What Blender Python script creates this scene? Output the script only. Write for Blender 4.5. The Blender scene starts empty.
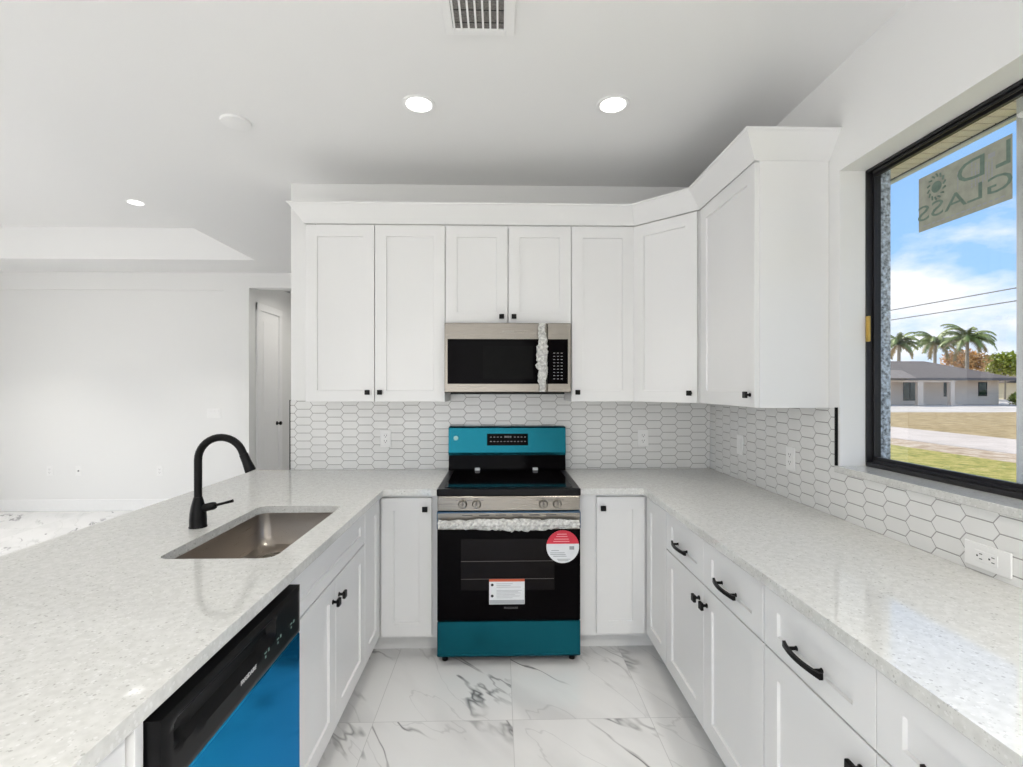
import bpy, bmesh, math, random
from mathutils import Vector, Matrix
from mathutils.geometry import tessellate_polygon

random.seed(7)
SC = bpy.context.scene
COL = SC.collection

# ------------------------------------------------------------------ camera, sky, sun, daylight, exposure
cam_d = bpy.data.cameras.new('camera')
cam = bpy.data.objects.new('camera', cam_d)
COL.objects.link(cam)
cam_d.sensor_width = 36.0
cam_d.lens = 491.05 / 1023.0 * 36.0
cam_d.shift_y = 3.13 / 1023.0
cam_d.clip_start = 0.02
cam_d.clip_end = 600
cam.location = (0, 0, 1.464)
cam.rotation_euler = (math.radians(90), 0, -0.0239)
SC.camera = cam

SC.view_settings.view_transform = 'Standard'
SC.view_settings.look = 'None'
SC.view_settings.exposure = 0.09
SC.view_settings.gamma = 1.0
SC.view_settings.use_curve_mapping = False


def make_world():
    w = bpy.data.worlds.new('sky')
    SC.world = w
    w.use_nodes = True
    nt = w.node_tree
    nt.nodes.clear()
    N = nt.nodes.new
    L = nt.links.new
    tc = N('ShaderNodeTexCoord')
    sep = N('ShaderNodeSeparateXYZ')
    L(tc.outputs['Generated'], sep.inputs[0])
    grad = N('ShaderNodeValToRGB')
    cr = grad.color_ramp
    cr.elements[0].position = 0.0
    cr.elements[0].color = (0.60, 0.76, 0.96, 1)
    cr.elements[1].position = 0.85
    cr.elements[1].color = (0.62, 0.72, 0.90, 1)
    e = cr.elements.new(0.48)
    e.color = (0.22, 0.45, 0.92, 1)
    e = cr.elements.new(0.16)
    e.color = (0.33, 0.60, 1.0, 1)
    L(sep.outputs[2], grad.inputs[0])
    mp = N('ShaderNodeMapping')
    mp.inputs['Scale'].default_value = (1.0, 1.0, 2.2)
    mp.inputs['Location'].default_value = (0.35, 0.1, 0.05)
    L(tc.outputs['Generated'], mp.inputs[0])
    n1 = N('ShaderNodeTexNoise')
    n1.inputs['Scale'].default_value = 4.2
    n1.inputs['Detail'].default_value = 7
    n1.inputs['Roughness'].default_value = 0.56
    L(mp.outputs[0], n1.inputs['Vector'])
    # more cloud close to the horizon
    hz = N('ShaderNodeMapRange')
    hz.inputs['From Min'].default_value = 0.02
    hz.inputs['From Max'].default_value = 0.30
    hz.inputs['To Min'].default_value = 0.22
    hz.inputs['To Max'].default_value = -0.05
    L(sep.outputs[2], hz.inputs[0])
    add = N('ShaderNodeMath')
    add.operation = 'ADD'
    L(n1.outputs[0], add.inputs[0])
    L(hz.outputs[0], add.inputs[1])
    ramp = N('ShaderNodeValToRGB')
    ramp.color_ramp.elements[0].position = 0.56
    ramp.color_ramp.elements[1].position = 0.72
    L(add.outputs[0], ramp.inputs[0])
    mix = N('ShaderNodeMix')
    mix.data_type = 'RGBA'
    L(ramp.outputs[0], mix.inputs['Factor'])
    L(grad.outputs[0], mix.inputs['A'])
    mix.inputs['B'].default_value = (0.93, 0.95, 0.99, 1)
    bg = N('ShaderNodeBackground')
    bg.inputs['Strength'].default_value = 1.12
    L(mix.outputs['Result'], bg.inputs['Color'])
    out = N('ShaderNodeOutputWorld')
    L(bg.outputs[0], out.inputs[0])


make_world()


def lamp(name, kind, energy, loc, direction, color=(1, 1, 1), **kw):
    d = bpy.data.lights.new(name, kind)
    d.energy = energy
    d.color = color
    for k, v in kw.items():
        setattr(d, k, v)
    o = bpy.data.objects.new(name, d)
    COL.objects.link(o)
    o.location = loc
    o.rotation_euler = Vector(direction).to_track_quat('-Z', 'Y').to_euler()
    return o


lamp('sun', 'SUN', 5.0, (0, 0, 30), (0.32, -0.75, -0.72), (1.0, 0.95, 0.86), angle=0.01)
# daylight through the big glass doors of the living room and behind the kitchen
lamp('daylight_living_door', 'AREA', 48, (-6.35, 1.9, 1.25), (1, 0, 0), (1.0, 0.985, 0.955), shape='RECTANGLE', size=3.7, size_y=2.3)
lamp('daylight_rear_door', 'AREA', 76, (-1.6, -3.75, 1.25), (0, 1, 0), (1.0, 0.985, 0.955), shape='RECTANGLE', size=4.2, size_y=2.3)

# ------------------------------------------------------------------ measurements (metres)
R = 1.4268      # right wall
D = 3.2879      # kitchen back wall
C = 2.8105      # ceiling
UF = 2.9648     # front of the upper doors
WL = -1.383     # free end of the back wall
FARY = 5.88     # far wall of the living room
LEFTX = -6.45
REARY = -3.85
CT, CB = 0.914, 0.882   # counter top and underside
DT = 0.019      # door thickness


# ------------------------------------------------------------------ materials
def nodes(name):
    m = bpy.data.materials.new(name)
    m.use_nodes = True
    nt = m.node_tree
    b = nt.nodes.get('Principled BSDF')
    return m, nt, b


def plain(name, col, rough=0.5, metal=0.0, noise=0.0, nscale=30.0, bump=0.0, bscale=200.0, emit=None, spec=None, coat=0.0):
    m, nt, b = nodes(name)
    b.inputs['Base Color'].default_value = (*col, 1)
    b.inputs['Roughness'].default_value = rough
    if metal > 0.8 and 'film' in name:
        b.inputs['Specular Tint'].default_value = (*[min(1, c * 2.2) for c in col], 1)
    if rough >= 0.85 and spec is None:
        spec = 0.05
    b.inputs['Metallic'].default_value = metal
    if spec is not None:
        b.inputs['Specular IOR Level'].default_value = spec
    if coat:
        b.inputs['Coat Weight'].default_value = coat
        b.inputs['Coat Roughness'].default_value = 0.08
    tc = nt.nodes.new('ShaderNodeTexCoord')
    if noise:
        n = nt.nodes.new('ShaderNodeTexNoise')
        n.inputs['Scale'].default_value = nscale
        n.inputs['Detail'].default_value = 4
        nt.links.new(tc.outputs['Object'], n.inputs['Vector'])
        r = nt.nodes.new('ShaderNodeValToRGB')
        r.color_ramp.elements[0].color = (*[max(0, c * (1 - noise)) for c in col], 1)
        r.color_ramp.elements[1].color = (*[min(1, c * (1 + noise)) for c in col], 1)
        r.color_ramp.elements[0].position = 0.3
        r.color_ramp.elements[1].position = 0.7
        nt.links.new(n.outputs[0], r.inputs[0])
        nt.links.new(r.outputs[0], b.inputs['Base Color'])
    if bump:
        n = nt.nodes.new('ShaderNodeTexNoise')
        n.inputs['Scale'].default_value = bscale
        nt.links.new(tc.outputs['Object'], n.inputs['Vector'])
        bp = nt.nodes.new('ShaderNodeBump')
        bp.inputs['Strength'].default_value = bump
        bp.inputs['Distance'].default_value = 0.01
        nt.links.new(n.outputs[0], bp.inputs['Height'])
        nt.links.new(bp.outputs[0], b.inputs['Normal'])
    if emit:
        b.inputs['Emission Color'].default_value = (*emit[0], 1)
        b.inputs['Emission Strength'].default_value = emit[1]
    return m


def marble_tile():
    m, nt, b = nodes('marble_tile')
    N, L = nt.nodes.new, nt.links.new
    geo = N('ShaderNodeNewGeometry')
    sub = N('ShaderNodeVectorMath')
    sub.operation = 'SUBTRACT'
    sub.inputs[1].default_value = (0.057, 2.156, 0)
    L(geo.outputs['Position'], sub.inputs[0])
    div = N('ShaderNodeVectorMath')
    div.operation = 'DIVIDE'
    div.inputs[1].default_value = (0.608, 0.608, 1)
    L(sub.outputs[0], div.inputs[0])
    fl = N('ShaderNodeVectorMath')
    fl.operation = 'FLOOR'
    L(div.outputs[0], fl.inputs[0])
    fr = N('ShaderNodeVectorMath')
    fr.operation = 'FRACTION'
    L(div.outputs[0], fr.inputs[0])
    wn = N('ShaderNodeTexWhiteNoise')
    wn.noise_dimensions = '3D'
    L(fl.outputs[0], wn.inputs['Vector'])
    sc = N('ShaderNodeVectorMath')
    sc.operation = 'SCALE'
    sc.inputs['Scale'].default_value = 23.0
    L(wn.outputs['Color'], sc.inputs[0])
    ad = N('ShaderNodeVectorMath')
    ad.operation = 'ADD'
    L(sub.outputs[0], ad.inputs[0])
    L(sc.outputs[0], ad.inputs[1])
    mp = N('ShaderNodeMapping')
    rot = N('ShaderNodeMapping')
    rot.inputs['Rotation'].default_value = (0, 0, math.radians(52))
    L(ad.outputs[0], rot.inputs[0])
    mp.inputs['Scale'].default_value = (0.75, 2.3, 1.0)
    L(rot.outputs[0], mp.inputs[0])

    def vein(scale, dist, lo, hi, rough):
        n = N('ShaderNodeTexNoise')
        n.inputs['Scale'].default_value = scale
        n.inputs['Detail'].default_value = 4
        n.inputs['Roughness'].default_value = rough
        n.inputs['Distortion'].default_value = dist
        L(mp.outputs[0], n.inputs['Vector'])
        s = N('ShaderNodeMath')
        s.operation = 'SUBTRACT'
        s.inputs[1].default_value = 0.5
        L(n.outputs[0], s.inputs[0])
        a = N('ShaderNodeMath')
        a.operation = 'ABSOLUTE'
        L(s.outputs[0], a.inputs[0])
        mr = N('ShaderNodeMapRange')
        mr.inputs['From Min'].default_value = lo
        mr.inputs['From Max'].default_value = hi
        mr.inputs['To Min'].default_value = 1
        mr.inputs['To Max'].default_value = 0
        L(a.outputs[0], mr.inputs[0])
        return mr
    v1 = vein(1.25, 0.35, 0.001, 0.020, 0.56)
    v2 = vein(1.7, 0.3, 0.0, 0.008, 0.45)
    mk = N('ShaderNodeTexNoise')
    mk.inputs['Scale'].default_value = 2.3
    L(ad.outputs[0], mk.inputs['Vector'])
    mr = N('ShaderNodeMapRange')
    mr.inputs['From Min'].default_value = 0.48
    mr.inputs['From Max'].default_value = 0.62
    L(mk.outputs[0], mr.inputs[0])
    m1 = N('ShaderNodeMath')
    m1.operation = 'MULTIPLY'
    L(v1.outputs[0], m1.inputs[0])
    L(mr.outputs[0], m1.inputs[1])
    m2 = N('ShaderNodeMath')
    m2.operation = 'MULTIPLY'
    m2.inputs[1].default_value = 0.22
    L(v2.outputs[0], m2.inputs[0])
    mx = N('ShaderNodeMath')
    mx.operation = 'MAXIMUM'
    L(m1.outputs[0], mx.inputs[0])
    L(m2.outputs[0], mx.inputs[1])
    cloud = N('ShaderNodeTexNoise')
    cloud.inputs['Scale'].default_value = 1.8
    cloud.inputs['Detail'].default_value = 3
    L(mp.outputs[0], cloud.inputs['Vector'])
    cr = N('ShaderNodeValToRGB')
    cr.color_ramp.elements[0].color = (0.60, 0.60, 0.60, 1)
    cr.color_ramp.elements[0].position = 0.30
    cr.color_ramp.elements[1].color = (0.70, 0.70, 0.695, 1)
    cr.color_ramp.elements[1].position = 0.52
    L(cloud.outputs[0], cr.inputs[0])
    mix = N('ShaderNodeMix')
    mix.data_type = 'RGBA'
    L(mx.outputs[0], mix.inputs['Factor'])
    L(cr.outputs[0], mix.inputs['A'])
    mix.inputs['B'].default_value = (0.15, 0.15, 0.155, 1)
    # grout
    sp = N('ShaderNodeSeparateXYZ')
    L(fr.outputs[0], sp.inputs[0])

    def edge(o):
        s = N('ShaderNodeMath')
        s.operation = 'SUBTRACT'
        s.inputs[1].default_value = 0.5
        L(o, s.inputs[0])
        a = N('ShaderNodeMath')
        a.operation = 'ABSOLUTE'
        L(s.outputs[0], a.inputs[0])
        return a.outputs[0]
    em = N('ShaderNodeMath')
    em.operation = 'MAXIMUM'
    L(edge(sp.outputs[0]), em.inputs[0])
    L(edge(sp.outputs[1]), em.inputs[1])
    gt = N('ShaderNodeMath')
    gt.operation = 'GREATER_THAN'
    gt.inputs[1].default_value = 0.5 - 0.0024
    L(em.outputs[0], gt.inputs[0])
    mix2 = N('ShaderNodeMix')
    mix2.data_type = 'RGBA'
    L(gt.outputs[0], mix2.inputs['Factor'])
    L(mix.outputs['Result'], mix2.inputs['A'])
    mix2.inputs['B'].default_value = (0.50, 0.50, 0.50, 1)
    L(mix2.outputs['Result'], b.inputs['Base Color'])
    b.inputs['Roughness'].default_value = 0.16
    return m


def quartz():
    m, nt, b = nodes('speckled_quartz')
    N, L = nt.nodes.new, nt.links.new
    geo = N('ShaderNodeNewGeometry')
    base = N('ShaderNodeTexNoise')
    base.inputs['Scale'].default_value = 55
    base.inputs['Detail'].default_value = 3
    L(geo.outputs['Position'], base.inputs['Vector'])
    cr = N('ShaderNodeValToRGB')
    cr.color_ramp.elements[0].color = (0.605, 0.605, 0.58, 1)
    cr.color_ramp.elements[0].position = 0.35
    cr.color_ramp.elements[1].color = (0.68, 0.68, 0.655, 1)
    cr.color_ramp.elements[1].position = 0.65
    L(base.outputs[0], cr.inputs[0])

    def specks(scale, keep, size):
        v = N('ShaderNodeTexVoronoi')
        v.inputs['Scale'].default_value = scale
        L(geo.outputs['Position'], v.inputs['Vector'])
        sp = N('ShaderNodeSeparateColor')
        L(v.outputs['Color'], sp.inputs[0])
        g = N('ShaderNodeMath')
        g.operation = 'LESS_THAN'
        g.inputs[1].default_value = keep
        L(sp.outputs[0], g.inputs[0])
        d = N('ShaderNodeMath')
        d.operation = 'LESS_THAN'
        d.inputs[1].default_value = size
        L(v.outputs['Distance'], d.inputs[0])
        mu = N('ShaderNodeMath')
        mu.operation = 'MULTIPLY'
        L(g.outputs[0], mu.inputs[0])
        L(d.outputs[0], mu.inputs[1])
        return mu.outputs[0]
    prev = cr.outputs[0]
    for scale, keep, size, col, f in ((130, 0.055, 0.40, (0.30, 0.30, 0.27), 0.55), (230, 0.09, 0.45, (0.40, 0.40, 0.37), 0.45), (150, 0.10, 0.5, (0.80, 0.80, 0.79), 0.45)):
        mu = N('ShaderNodeMath')
        mu.operation = 'MULTIPLY'
        mu.inputs[1].default_value = f
        L(specks(scale, keep, size), mu.inputs[0])
        mx = N('ShaderNodeMix')
        mx.data_type = 'RGBA'
        L(mu.outputs[0], mx.inputs['Factor'])
        L(prev, mx.inputs['A'])
        mx.inputs['B'].default_value = (*col, 1)
        prev = mx.outputs['Result']
    L(prev, b.inputs['Base Color'])
    b.inputs['Roughness'].default_value = 0.045
    b.inputs['Specular IOR Level'].default_value = 0.6
    return m


def brushed(name, col, rough, axis, amount=0.12):
    m, nt, b = nodes(name)
    N, L = nt.nodes.new, nt.links.new
    geo = N('ShaderNodeNewGeometry')
    mp = N('ShaderNodeMapping')
    s = [400, 400, 400]
    s[axis] = 3
    mp.inputs['Scale'].default_value = s
    L(geo.outputs['Position'], mp.inputs[0])
    n = N('ShaderNodeTexNoise')
    n.inputs['Scale'].default_value = 1.0
    n.inputs['Detail'].default_value = 2
    L(mp.outputs[0], n.inputs['Vector'])
    r = N('ShaderNodeMapRange')
    r.inputs['To Min'].default_value = rough - amount
    r.inputs['To Max'].default_value = rough + amount
    L(n.outputs[0], r.inputs[0])
    L(r.outputs[0], b.inputs['Roughness'])
    b.inputs['Base Color'].default_value = (*col, 1)
    b.inputs['Metallic'].default_value = 1.0
    return m


def clear_glass():
    m, nt, b = nodes('window_glass')
    N, L = nt.nodes.new, nt.links.new
    nt.nodes.remove(b)
    tr = N('ShaderNodeBsdfTransparent')
    gl = N('ShaderNodeBsdfGlossy')
    gl.inputs['Roughness'].default_value = 0.0
    fz = N('ShaderNodeFresnel')
    fz.inputs['IOR'].default_value = 1.45
    mu = N('ShaderNodeMath')
    mu.operation = 'MULTIPLY'
    mu.inputs[1].default_value = 0.10
    L(fz.outputs[0], mu.inputs[0])
    mx = N('ShaderNodeMixShader')
    L(mu.outputs[0], mx.inputs[0])
    L(tr.outputs[0], mx.inputs[1])
    L(gl.outputs[0], mx.inputs[2])
    L(mx.outputs[0], nt.nodes['Material Output'].inputs[0])
    return m


def film(name, col, opacity):
    m, nt, b = nodes(name)
    N, L = nt.nodes.new, nt.links.new
    b.inputs['Base Color'].default_value = (*col, 1)
    b.inputs['Roughness'].default_value = 0.12
    tr = N('ShaderNodeBsdfTransparent')
    mx = N('ShaderNodeMixShader')
    tc = N('ShaderNodeTexCoord')
    n = N('ShaderNodeTexNoise')
    n.inputs['Scale'].default_value = 70
    L(tc.outputs['Object'], n.inputs['Vector'])
    r = N('ShaderNodeMapRange')
    r.inputs['From Min'].default_value = 0.3
    r.inputs['From Max'].default_value = 0.7
    r.inputs['To Min'].default_value = opacity - 0.2
    r.inputs['To Max'].default_value = min(1, opacity + 0.2)
    L(n.outputs[0], r.inputs[0])
    L(r.outputs[0], mx.inputs[0])
    L(tr.outputs[0], mx.inputs[1])
    L(b.outputs[0], mx.inputs[2])
    L(mx.outputs[0], nt.nodes['Material Output'].inputs[0])
    return m


def ground(name, cols, scale, rough=0.9):
    m, nt, b = nodes(name)
    N, L = nt.nodes.new, nt.links.new
    geo = N('ShaderNodeNewGeometry')
    n = N('ShaderNodeTexNoise')
    n.inputs['Scale'].default_value = scale
    n.inputs['Detail'].default_value = 8
    n.inputs['Roughness'].default_value = 0.72
    L(geo.outputs['Position'], n.inputs['Vector'])
    r = N('ShaderNodeValToRGB')
    e = r.color_ramp.elements
    e[0].position, e[0].color = 0.32, (*cols[0], 1)
    e[1].position, e[1].color = 0.68, (*cols[-1], 1)
    for i, c in enumerate(cols[1:-1]):
        k = e.new(0.32 + 0.36 * (i + 1) / (len(cols) - 1))
        k.color = (*c, 1)
    L(n.outputs[0], r.inputs[0])
    L(r.outputs[0], b.inputs['Base Color'])
    b.inputs['Roughness'].default_value = rough
    return m


M = dict(
    wall=plain('wall_paint', (0.80, 0.80, 0.79), 0.6, bump=0.02),
    ceiling=plain('ceiling_paint', (0.84, 0.84, 0.835), 0.7, bump=0.03, bscale=120),
    trim=plain('trim_paint', (0.86, 0.86, 0.855), 0.35, noise=0.01),
    cab=plain('cabinet_lacquer', (0.77, 0.77, 0.765), 0.38, noise=0.01, nscale=3),
    cabin=plain('cabinet_inside', (0.62, 0.62, 0.60), 0.6, noise=0.02),
    toe=plain('toe_kick_paint', (0.74, 0.74, 0.73), 0.5, noise=0.01),
    floor=marble_tile(),
    quartz=quartz(),
    tile=plain('white_glazed_tile', (0.77, 0.77, 0.755), 0.14, noise=0.02, nscale=9),
    grout=plain('grey_grout', (0.34, 0.33, 0.32), 0.9, noise=0.05, nscale=80),
    black=plain('black_metal', (0.005, 0.0045, 0.0045), 0.38, noise=0.05, spec=0.16),
    blackframe=plain('black_window_frame', (0.010, 0.009, 0.011), 0.42, noise=0.05),
    blackgloss=plain('black_glass', (0.003, 0.0025, 0.003), 0.06, noise=0.05, spec=0.025),
    blackplastic=plain('black_plastic', (0.005, 0.005, 0.0055), 0.28, noise=0.05, spec=0.12),
    ovenwin=plain('oven_window_glass', (0.009, 0.0075, 0.008), 0.10, noise=0.05, spec=0.06),
    steel=brushed('brushed_steel', (0.22, 0.203, 0.178), 0.30, 0),
    sinksteel=brushed('sink_steel', (0.36, 0.325, 0.29), 0.32, 1),
    steelwire=plain('rack_wire', (0.08, 0.07, 0.065), 0.4, noise=0.05),
    bluefilm=plain('teal_protective_film', (0.009, 0.098, 0.132), 0.26, metal=0.85, noise=0.04, nscale=6),
    bluedoor=plain('blue_protective_film', (0.020, 0.26, 0.50), 0.12, metal=0.85, noise=0.04, nscale=6),
    white_plastic=plain('white_plastic', (0.84, 0.84, 0.83), 0.35, noise=0.01),
    slot=plain('outlet_slot', (0.05, 0.05, 0.05), 0.5, noise=0.05),
    lens=plain('lamp_lens', (0.9, 0.9, 0.9), 0.4, noise=0.01, emit=((1.0, 0.98, 0.95), 3.0)),
    ledtext=plain('panel_print', (0.26, 0.26, 0.27), 0.5, noise=0.02),
    paper=plain('label_paper', (0.74, 0.76, 0.78), 0.5, noise=0.03),
    print=plain('label_print', (0.30, 0.31, 0.33), 0.6, noise=0.03),
    printblack=plain('label_black', (0.02, 0.02, 0.02), 0.6, noise=0.03),
    red=plain('label_red', (0.62, 0.02, 0.05), 0.45, noise=0.04),
    orange=plain('label_orange', (0.55, 0.10, 0.04), 0.5, noise=0.04),
    glass=clear_glass(),
    film=film('clear_plastic_wrap', (0.80, 0.80, 0.77), 0.62),
    brass=plain('brass', (0.55, 0.38, 0.11), 0.3, metal=0.9, noise=0.05),
    stucco=plain('grey_stucco', (0.40, 0.46, 0.53), 0.9, noise=0.75, nscale=80, bump=0.8, bscale=60),
    postpaint=plain('pale_stucco', (0.84, 0.85, 0.86), 0.8, noise=0.06, nscale=8, bump=0.2, bscale=60),
    soffit=plain('cream_soffit', (0.93, 0.84, 0.80), 0.6, noise=0.03),
    dark=plain('dark_gap', (0.03, 0.03, 0.03), 0.8, noise=0.05),
    sticker=plain('sticker_paper', (0.33, 0.34, 0.285), 0.8, noise=0.12, nscale=30, spec=0.1),
    stickerink=plain('sticker_ink', (0.13, 0.19, 0.155), 0.7, noise=0.15, nscale=60),
    filter=plain('vent_filter', (0.22, 0.21, 0.20), 0.9, noise=0.3, nscale=120),
    lawn=ground('lawn_grass', [(0.13, 0.14, 0.02), (0.25, 0.24, 0.035), (0.40, 0.33, 0.08), (0.52, 0.40, 0.17)], 5.0),
    verge=ground('dry_verge', [(0.24, 0.15, 0.07), (0.44, 0.33, 0.22), (0.62, 0.53, 0.42)], 2.6),
    drygrass=ground('dry_grass', [(0.19, 0.13, 0.045), (0.34, 0.24, 0.10), (0.50, 0.38, 0.20)], 2.2),
    sand=ground('white_sand', [(0.40, 0.35, 0.29), (0.53, 0.48, 0.42), (0.60, 0.55, 0.50)], 0.25),
    road=ground('pale_road', [(0.48, 0.41, 0.34), (0.55, 0.47, 0.40), (0.61, 0.53, 0.46)], 0.8),
    housewall=plain('house_stucco', (0.86, 0.70, 0.55), 0.85, noise=0.03, nscale=0.8),
    roof=plain('roof_shingle', (0.20, 0.17, 0.15), 0.95, noise=0.12, nscale=3.0),
    rooflight=plain('entry_roof_shingle', (0.33, 0.28, 0.24), 0.95, noise=0.10, nscale=3.0),
    houseglass=plain('house_window_glass', (0.03, 0.05, 0.03), 0.08, noise=0.3, nscale=2),
    cream=plain('neighbour_wall', (0.80, 0.72, 0.52), 0.85, noise=0.04),
    trunk=plain('palm_trunk', (0.36, 0.31, 0.24), 0.9, noise=0.2, nscale=4),
    frond=plain('palm_frond', (0.20, 0.25, 0.06), 0.5, noise=0.5, nscale=0.9),
    frondbrown=plain('dry_frond', (0.30, 0.23, 0.10), 0.7, noise=0.4, nscale=0.9),
    leaf=plain('shrub_leaf', (0.40, 0.44, 0.09), 0.6, noise=0.5, nscale=1.5),
    leaforange=plain('rusty_leaf', (0.66, 0.42, 0.19), 0.6, noise=0.5, nscale=1.2),
    wire=plain('cable_black', (0.06, 0.07, 0.08), 0.6, noise=0.05),
    wood=plain('pole_wood', (0.22, 0.17, 0.13), 0.9, noise=0.2, nscale=3),
)

# ------------------------------------------------------------------ object helpers (all shapes are given in world metres)
WLOC = {}


def thing(name, label, cat, loc=(0, 0, 0), group=None):
    o = bpy.data.objects.new(name, None)
    o.empty_display_size = 0.1
    COL.objects.link(o)
    o.location = loc
    WLOC[o.name] = Vector(loc)
    o['label'] = label
    o['category'] = cat
    if group:
        o['group'] = group
    return o


def obj(name, bm, mat, parent=None, label=None, smooth=False, base=False):
    bmesh.ops.recalc_face_normals(bm, faces=bm.faces)
    me = bpy.data.meshes.new(name)
    xs = [v.co for v in bm.verts]
    lo = Vector([min(v[i] for v in xs) for i in range(3)])
    hi = Vector([max(v[i] for v in xs) for i in range(3)])
    org = Vector(((lo.x + hi.x) / 2, (lo.y + hi.y) / 2, lo.z))
    bmesh.ops.translate(bm, verts=bm.verts, vec=-org)
    bm.to_mesh(me)
    bm.free()
    mats = mat if isinstance(mat, (list, tuple)) else [mat]
    for m in mats:
        me.materials.append(m)
    if smooth:
        for p in me.polygons:
            p.use_smooth = True
        try:
            me.set_sharp_from_angle(angle=math.radians(38))
        except Exception:
            pass
    o = bpy.data.objects.new(name, me)
    COL.objects.link(o)
    if parent:
        o.parent = parent
        o.location = org - WLOC[parent.name]
    else:
        o.location = org
    WLOC[o.name] = org
    if label:
        o['label'] = label
    return o


def tag(o, label, cat, group=None, kind=None):
    o['label'] = label
    o['category'] = cat
    if group:
        o['group'] = group
    if kind:
        o['kind'] = kind
    return o


def struct(name, bm, mat, label=None, smooth=False):
    o = obj(name, bm, mat, smooth=smooth)
    o['kind'] = 'structure'
    if label:
        o['label'] = label
    return o


def BM():
    return bmesh.new()


class Fr:
    """local frame: x along the face, n outwards, z up"""
    def __init__(s, ox, oy, deg, oz=0):
        a = math.radians(deg)
        s.o = Vector((ox, oy, oz))
        s.ex = Vector((math.cos(a), math.sin(a), 0))
        s.en = Vector((math.sin(a), -math.cos(a), 0))

    def __call__(s, x, n, z):
        return s.o + s.ex * x + s.en * n + Vector((0, 0, z))


class Wd:
    def __call__(s, x, y, z):
        return Vector((x, y, z))


W = Wd()


def box(bm, f, x0, x1, y0, y1, z0, z1, bev=0.0, mi=0, seg=1):
    vs = [bm.verts.new(f(x, y, z)) for z in (z0, z1) for x, y in ((x0, y0), (x1, y0), (x1, y1), (x0, y1))]
    fs = []
    for q in ((3, 2, 1, 0), (4, 5, 6, 7), (0, 1, 5, 4), (1, 2, 6, 5), (2, 3, 7, 6), (3, 0, 4, 7)):
        fc = bm.faces.new([vs[i] for i in q])
        fc.material_index = mi
        fs.append(fc)
    if bev:
        es = list({e for fc in fs for e in fc.edges})
        bmesh.ops.bevel(bm, geom=es, offset=bev, offset_type='OFFSET', segments=seg, affect='EDGES', profile=0.5, material=-1)


def wbox(name_bm, x0, x1, y0, y1, z0, z1, bev=0.0, mi=0):
    box(name_bm, W, x0, x1, y0, y1, z0, z1, bev, mi)


def prism(bm, pts, z0, z1, mi=0, holes=(), bev=0.0):
    """vertical prism over a plan polygon, with holes"""
    loops = [list(pts)] + [list(h) for h in holes]
    tri = tessellate_polygon([[Vector((p[0], p[1], 0)) for p in l] for l in loops])
    flat = [p for l in loops for p in l]
    lo = [bm.verts.new((p[0], p[1], z0)) for p in flat]
    hi = [bm.verts.new((p[0], p[1], z1)) for p in flat]
    for t in tri:
        for vs, rev in ((hi, False), (lo, True)):
            q = [vs[i] for i in t]
            try:
                fc = bm.faces.new(q[::-1] if rev else q)
                fc.material_index = mi
            except ValueError:
                pass
    k = 0
    for l in loops:
        n = len(l)
        for i in range(n):
            a, b = k + i, k + (i + 1) % n
            fc = bm.faces.new((lo[a], lo[b], hi[b], hi[a]))
            fc.material_index = mi
        k += n


def extrude_poly(bm, pts3, vec, mi=0):
    a = [bm.verts.new(p) for p in pts3]
    b = [bm.verts.new(Vector(p) + Vector(vec)) for p in pts3]
    n = len(a)
    for fc in (bm.faces.new(a[::-1]), bm.faces.new(b)):
        fc.material_index = mi
    for i in range(n):
        fc = bm.faces.new((a[i], a[(i + 1) % n], b[(i + 1) % n], b[i]))
        fc.material_index = mi


def tube(bm, pts, r, seg=12, mi=0, caps=True, squash=None):
    pts = [Vector(p) for p in pts]
    rs = r if isinstance(r, (list, tuple)) else [r] * len(pts)
    rings = []
    up = Vector((0, 0, 1))
    prev = None
    for i, p in enumerate(pts):
        d = (pts[min(i + 1, len(pts) - 1)] - pts[max(i - 1, 0)]).normalized()
        if prev is None:
            s = d.cross(up)
            if s.length < 1e-3:
                s = d.cross(Vector((0, 1, 0)))
        else:
            s = prev - d * prev.dot(d)
        s.normalize()
        prev = s
        t = d.cross(s).normalized()
        rr = rs[i]
        ring = []
        for k in range(seg):
            a = 2 * math.pi * k / seg
            q = squash or (1, 1)
            ring.append(bm.verts.new(p + s * math.cos(a) * rr * q[0] + t * math.sin(a) * rr * q[1]))
        rings.append(ring)
    for a, b in zip(rings, rings[1:]):
        for k in range(seg):
            fc = bm.faces.new((a[k], a[(k + 1) % seg], b[(k + 1) % seg], b[k]))
            fc.material_index = mi
    if caps:
        bm.faces.new(rings[0][::-1]).material_index = mi
        bm.faces.new(rings[-1]).material_index = mi
    return rings


def lathe(bm, center, prof, axis=(0, 0, 1), seg=24, mi=0):
    """prof: list of (radius, height along axis)"""
    c = Vector(center)
    ax = Vector(axis).normalized()
    s = ax.cross(Vector((0, 0, 1)))
    if s.length < 1e-3:
        s = Vector((1, 0, 0))
    s.normalize()
    t = ax.cross(s)
    rings = []
    for r, h in prof:
        rings.append([bm.verts.new(c + ax * h + (s * math.cos(2 * math.pi * k / seg) + t * math.sin(2 * math.pi * k / seg)) * max(r, 1e-5)) for k in range(seg)])
    for a, b in zip(rings, rings[1:]):
        for k in range(seg):
            bm.faces.new((a[k], a[(k + 1) % seg], b[(k + 1) % seg], b[k])).material_index = mi
    bm.faces.new(rings[0][::-1]).material_index = mi
    bm.faces.new(rings[-1]).material_index = mi


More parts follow.
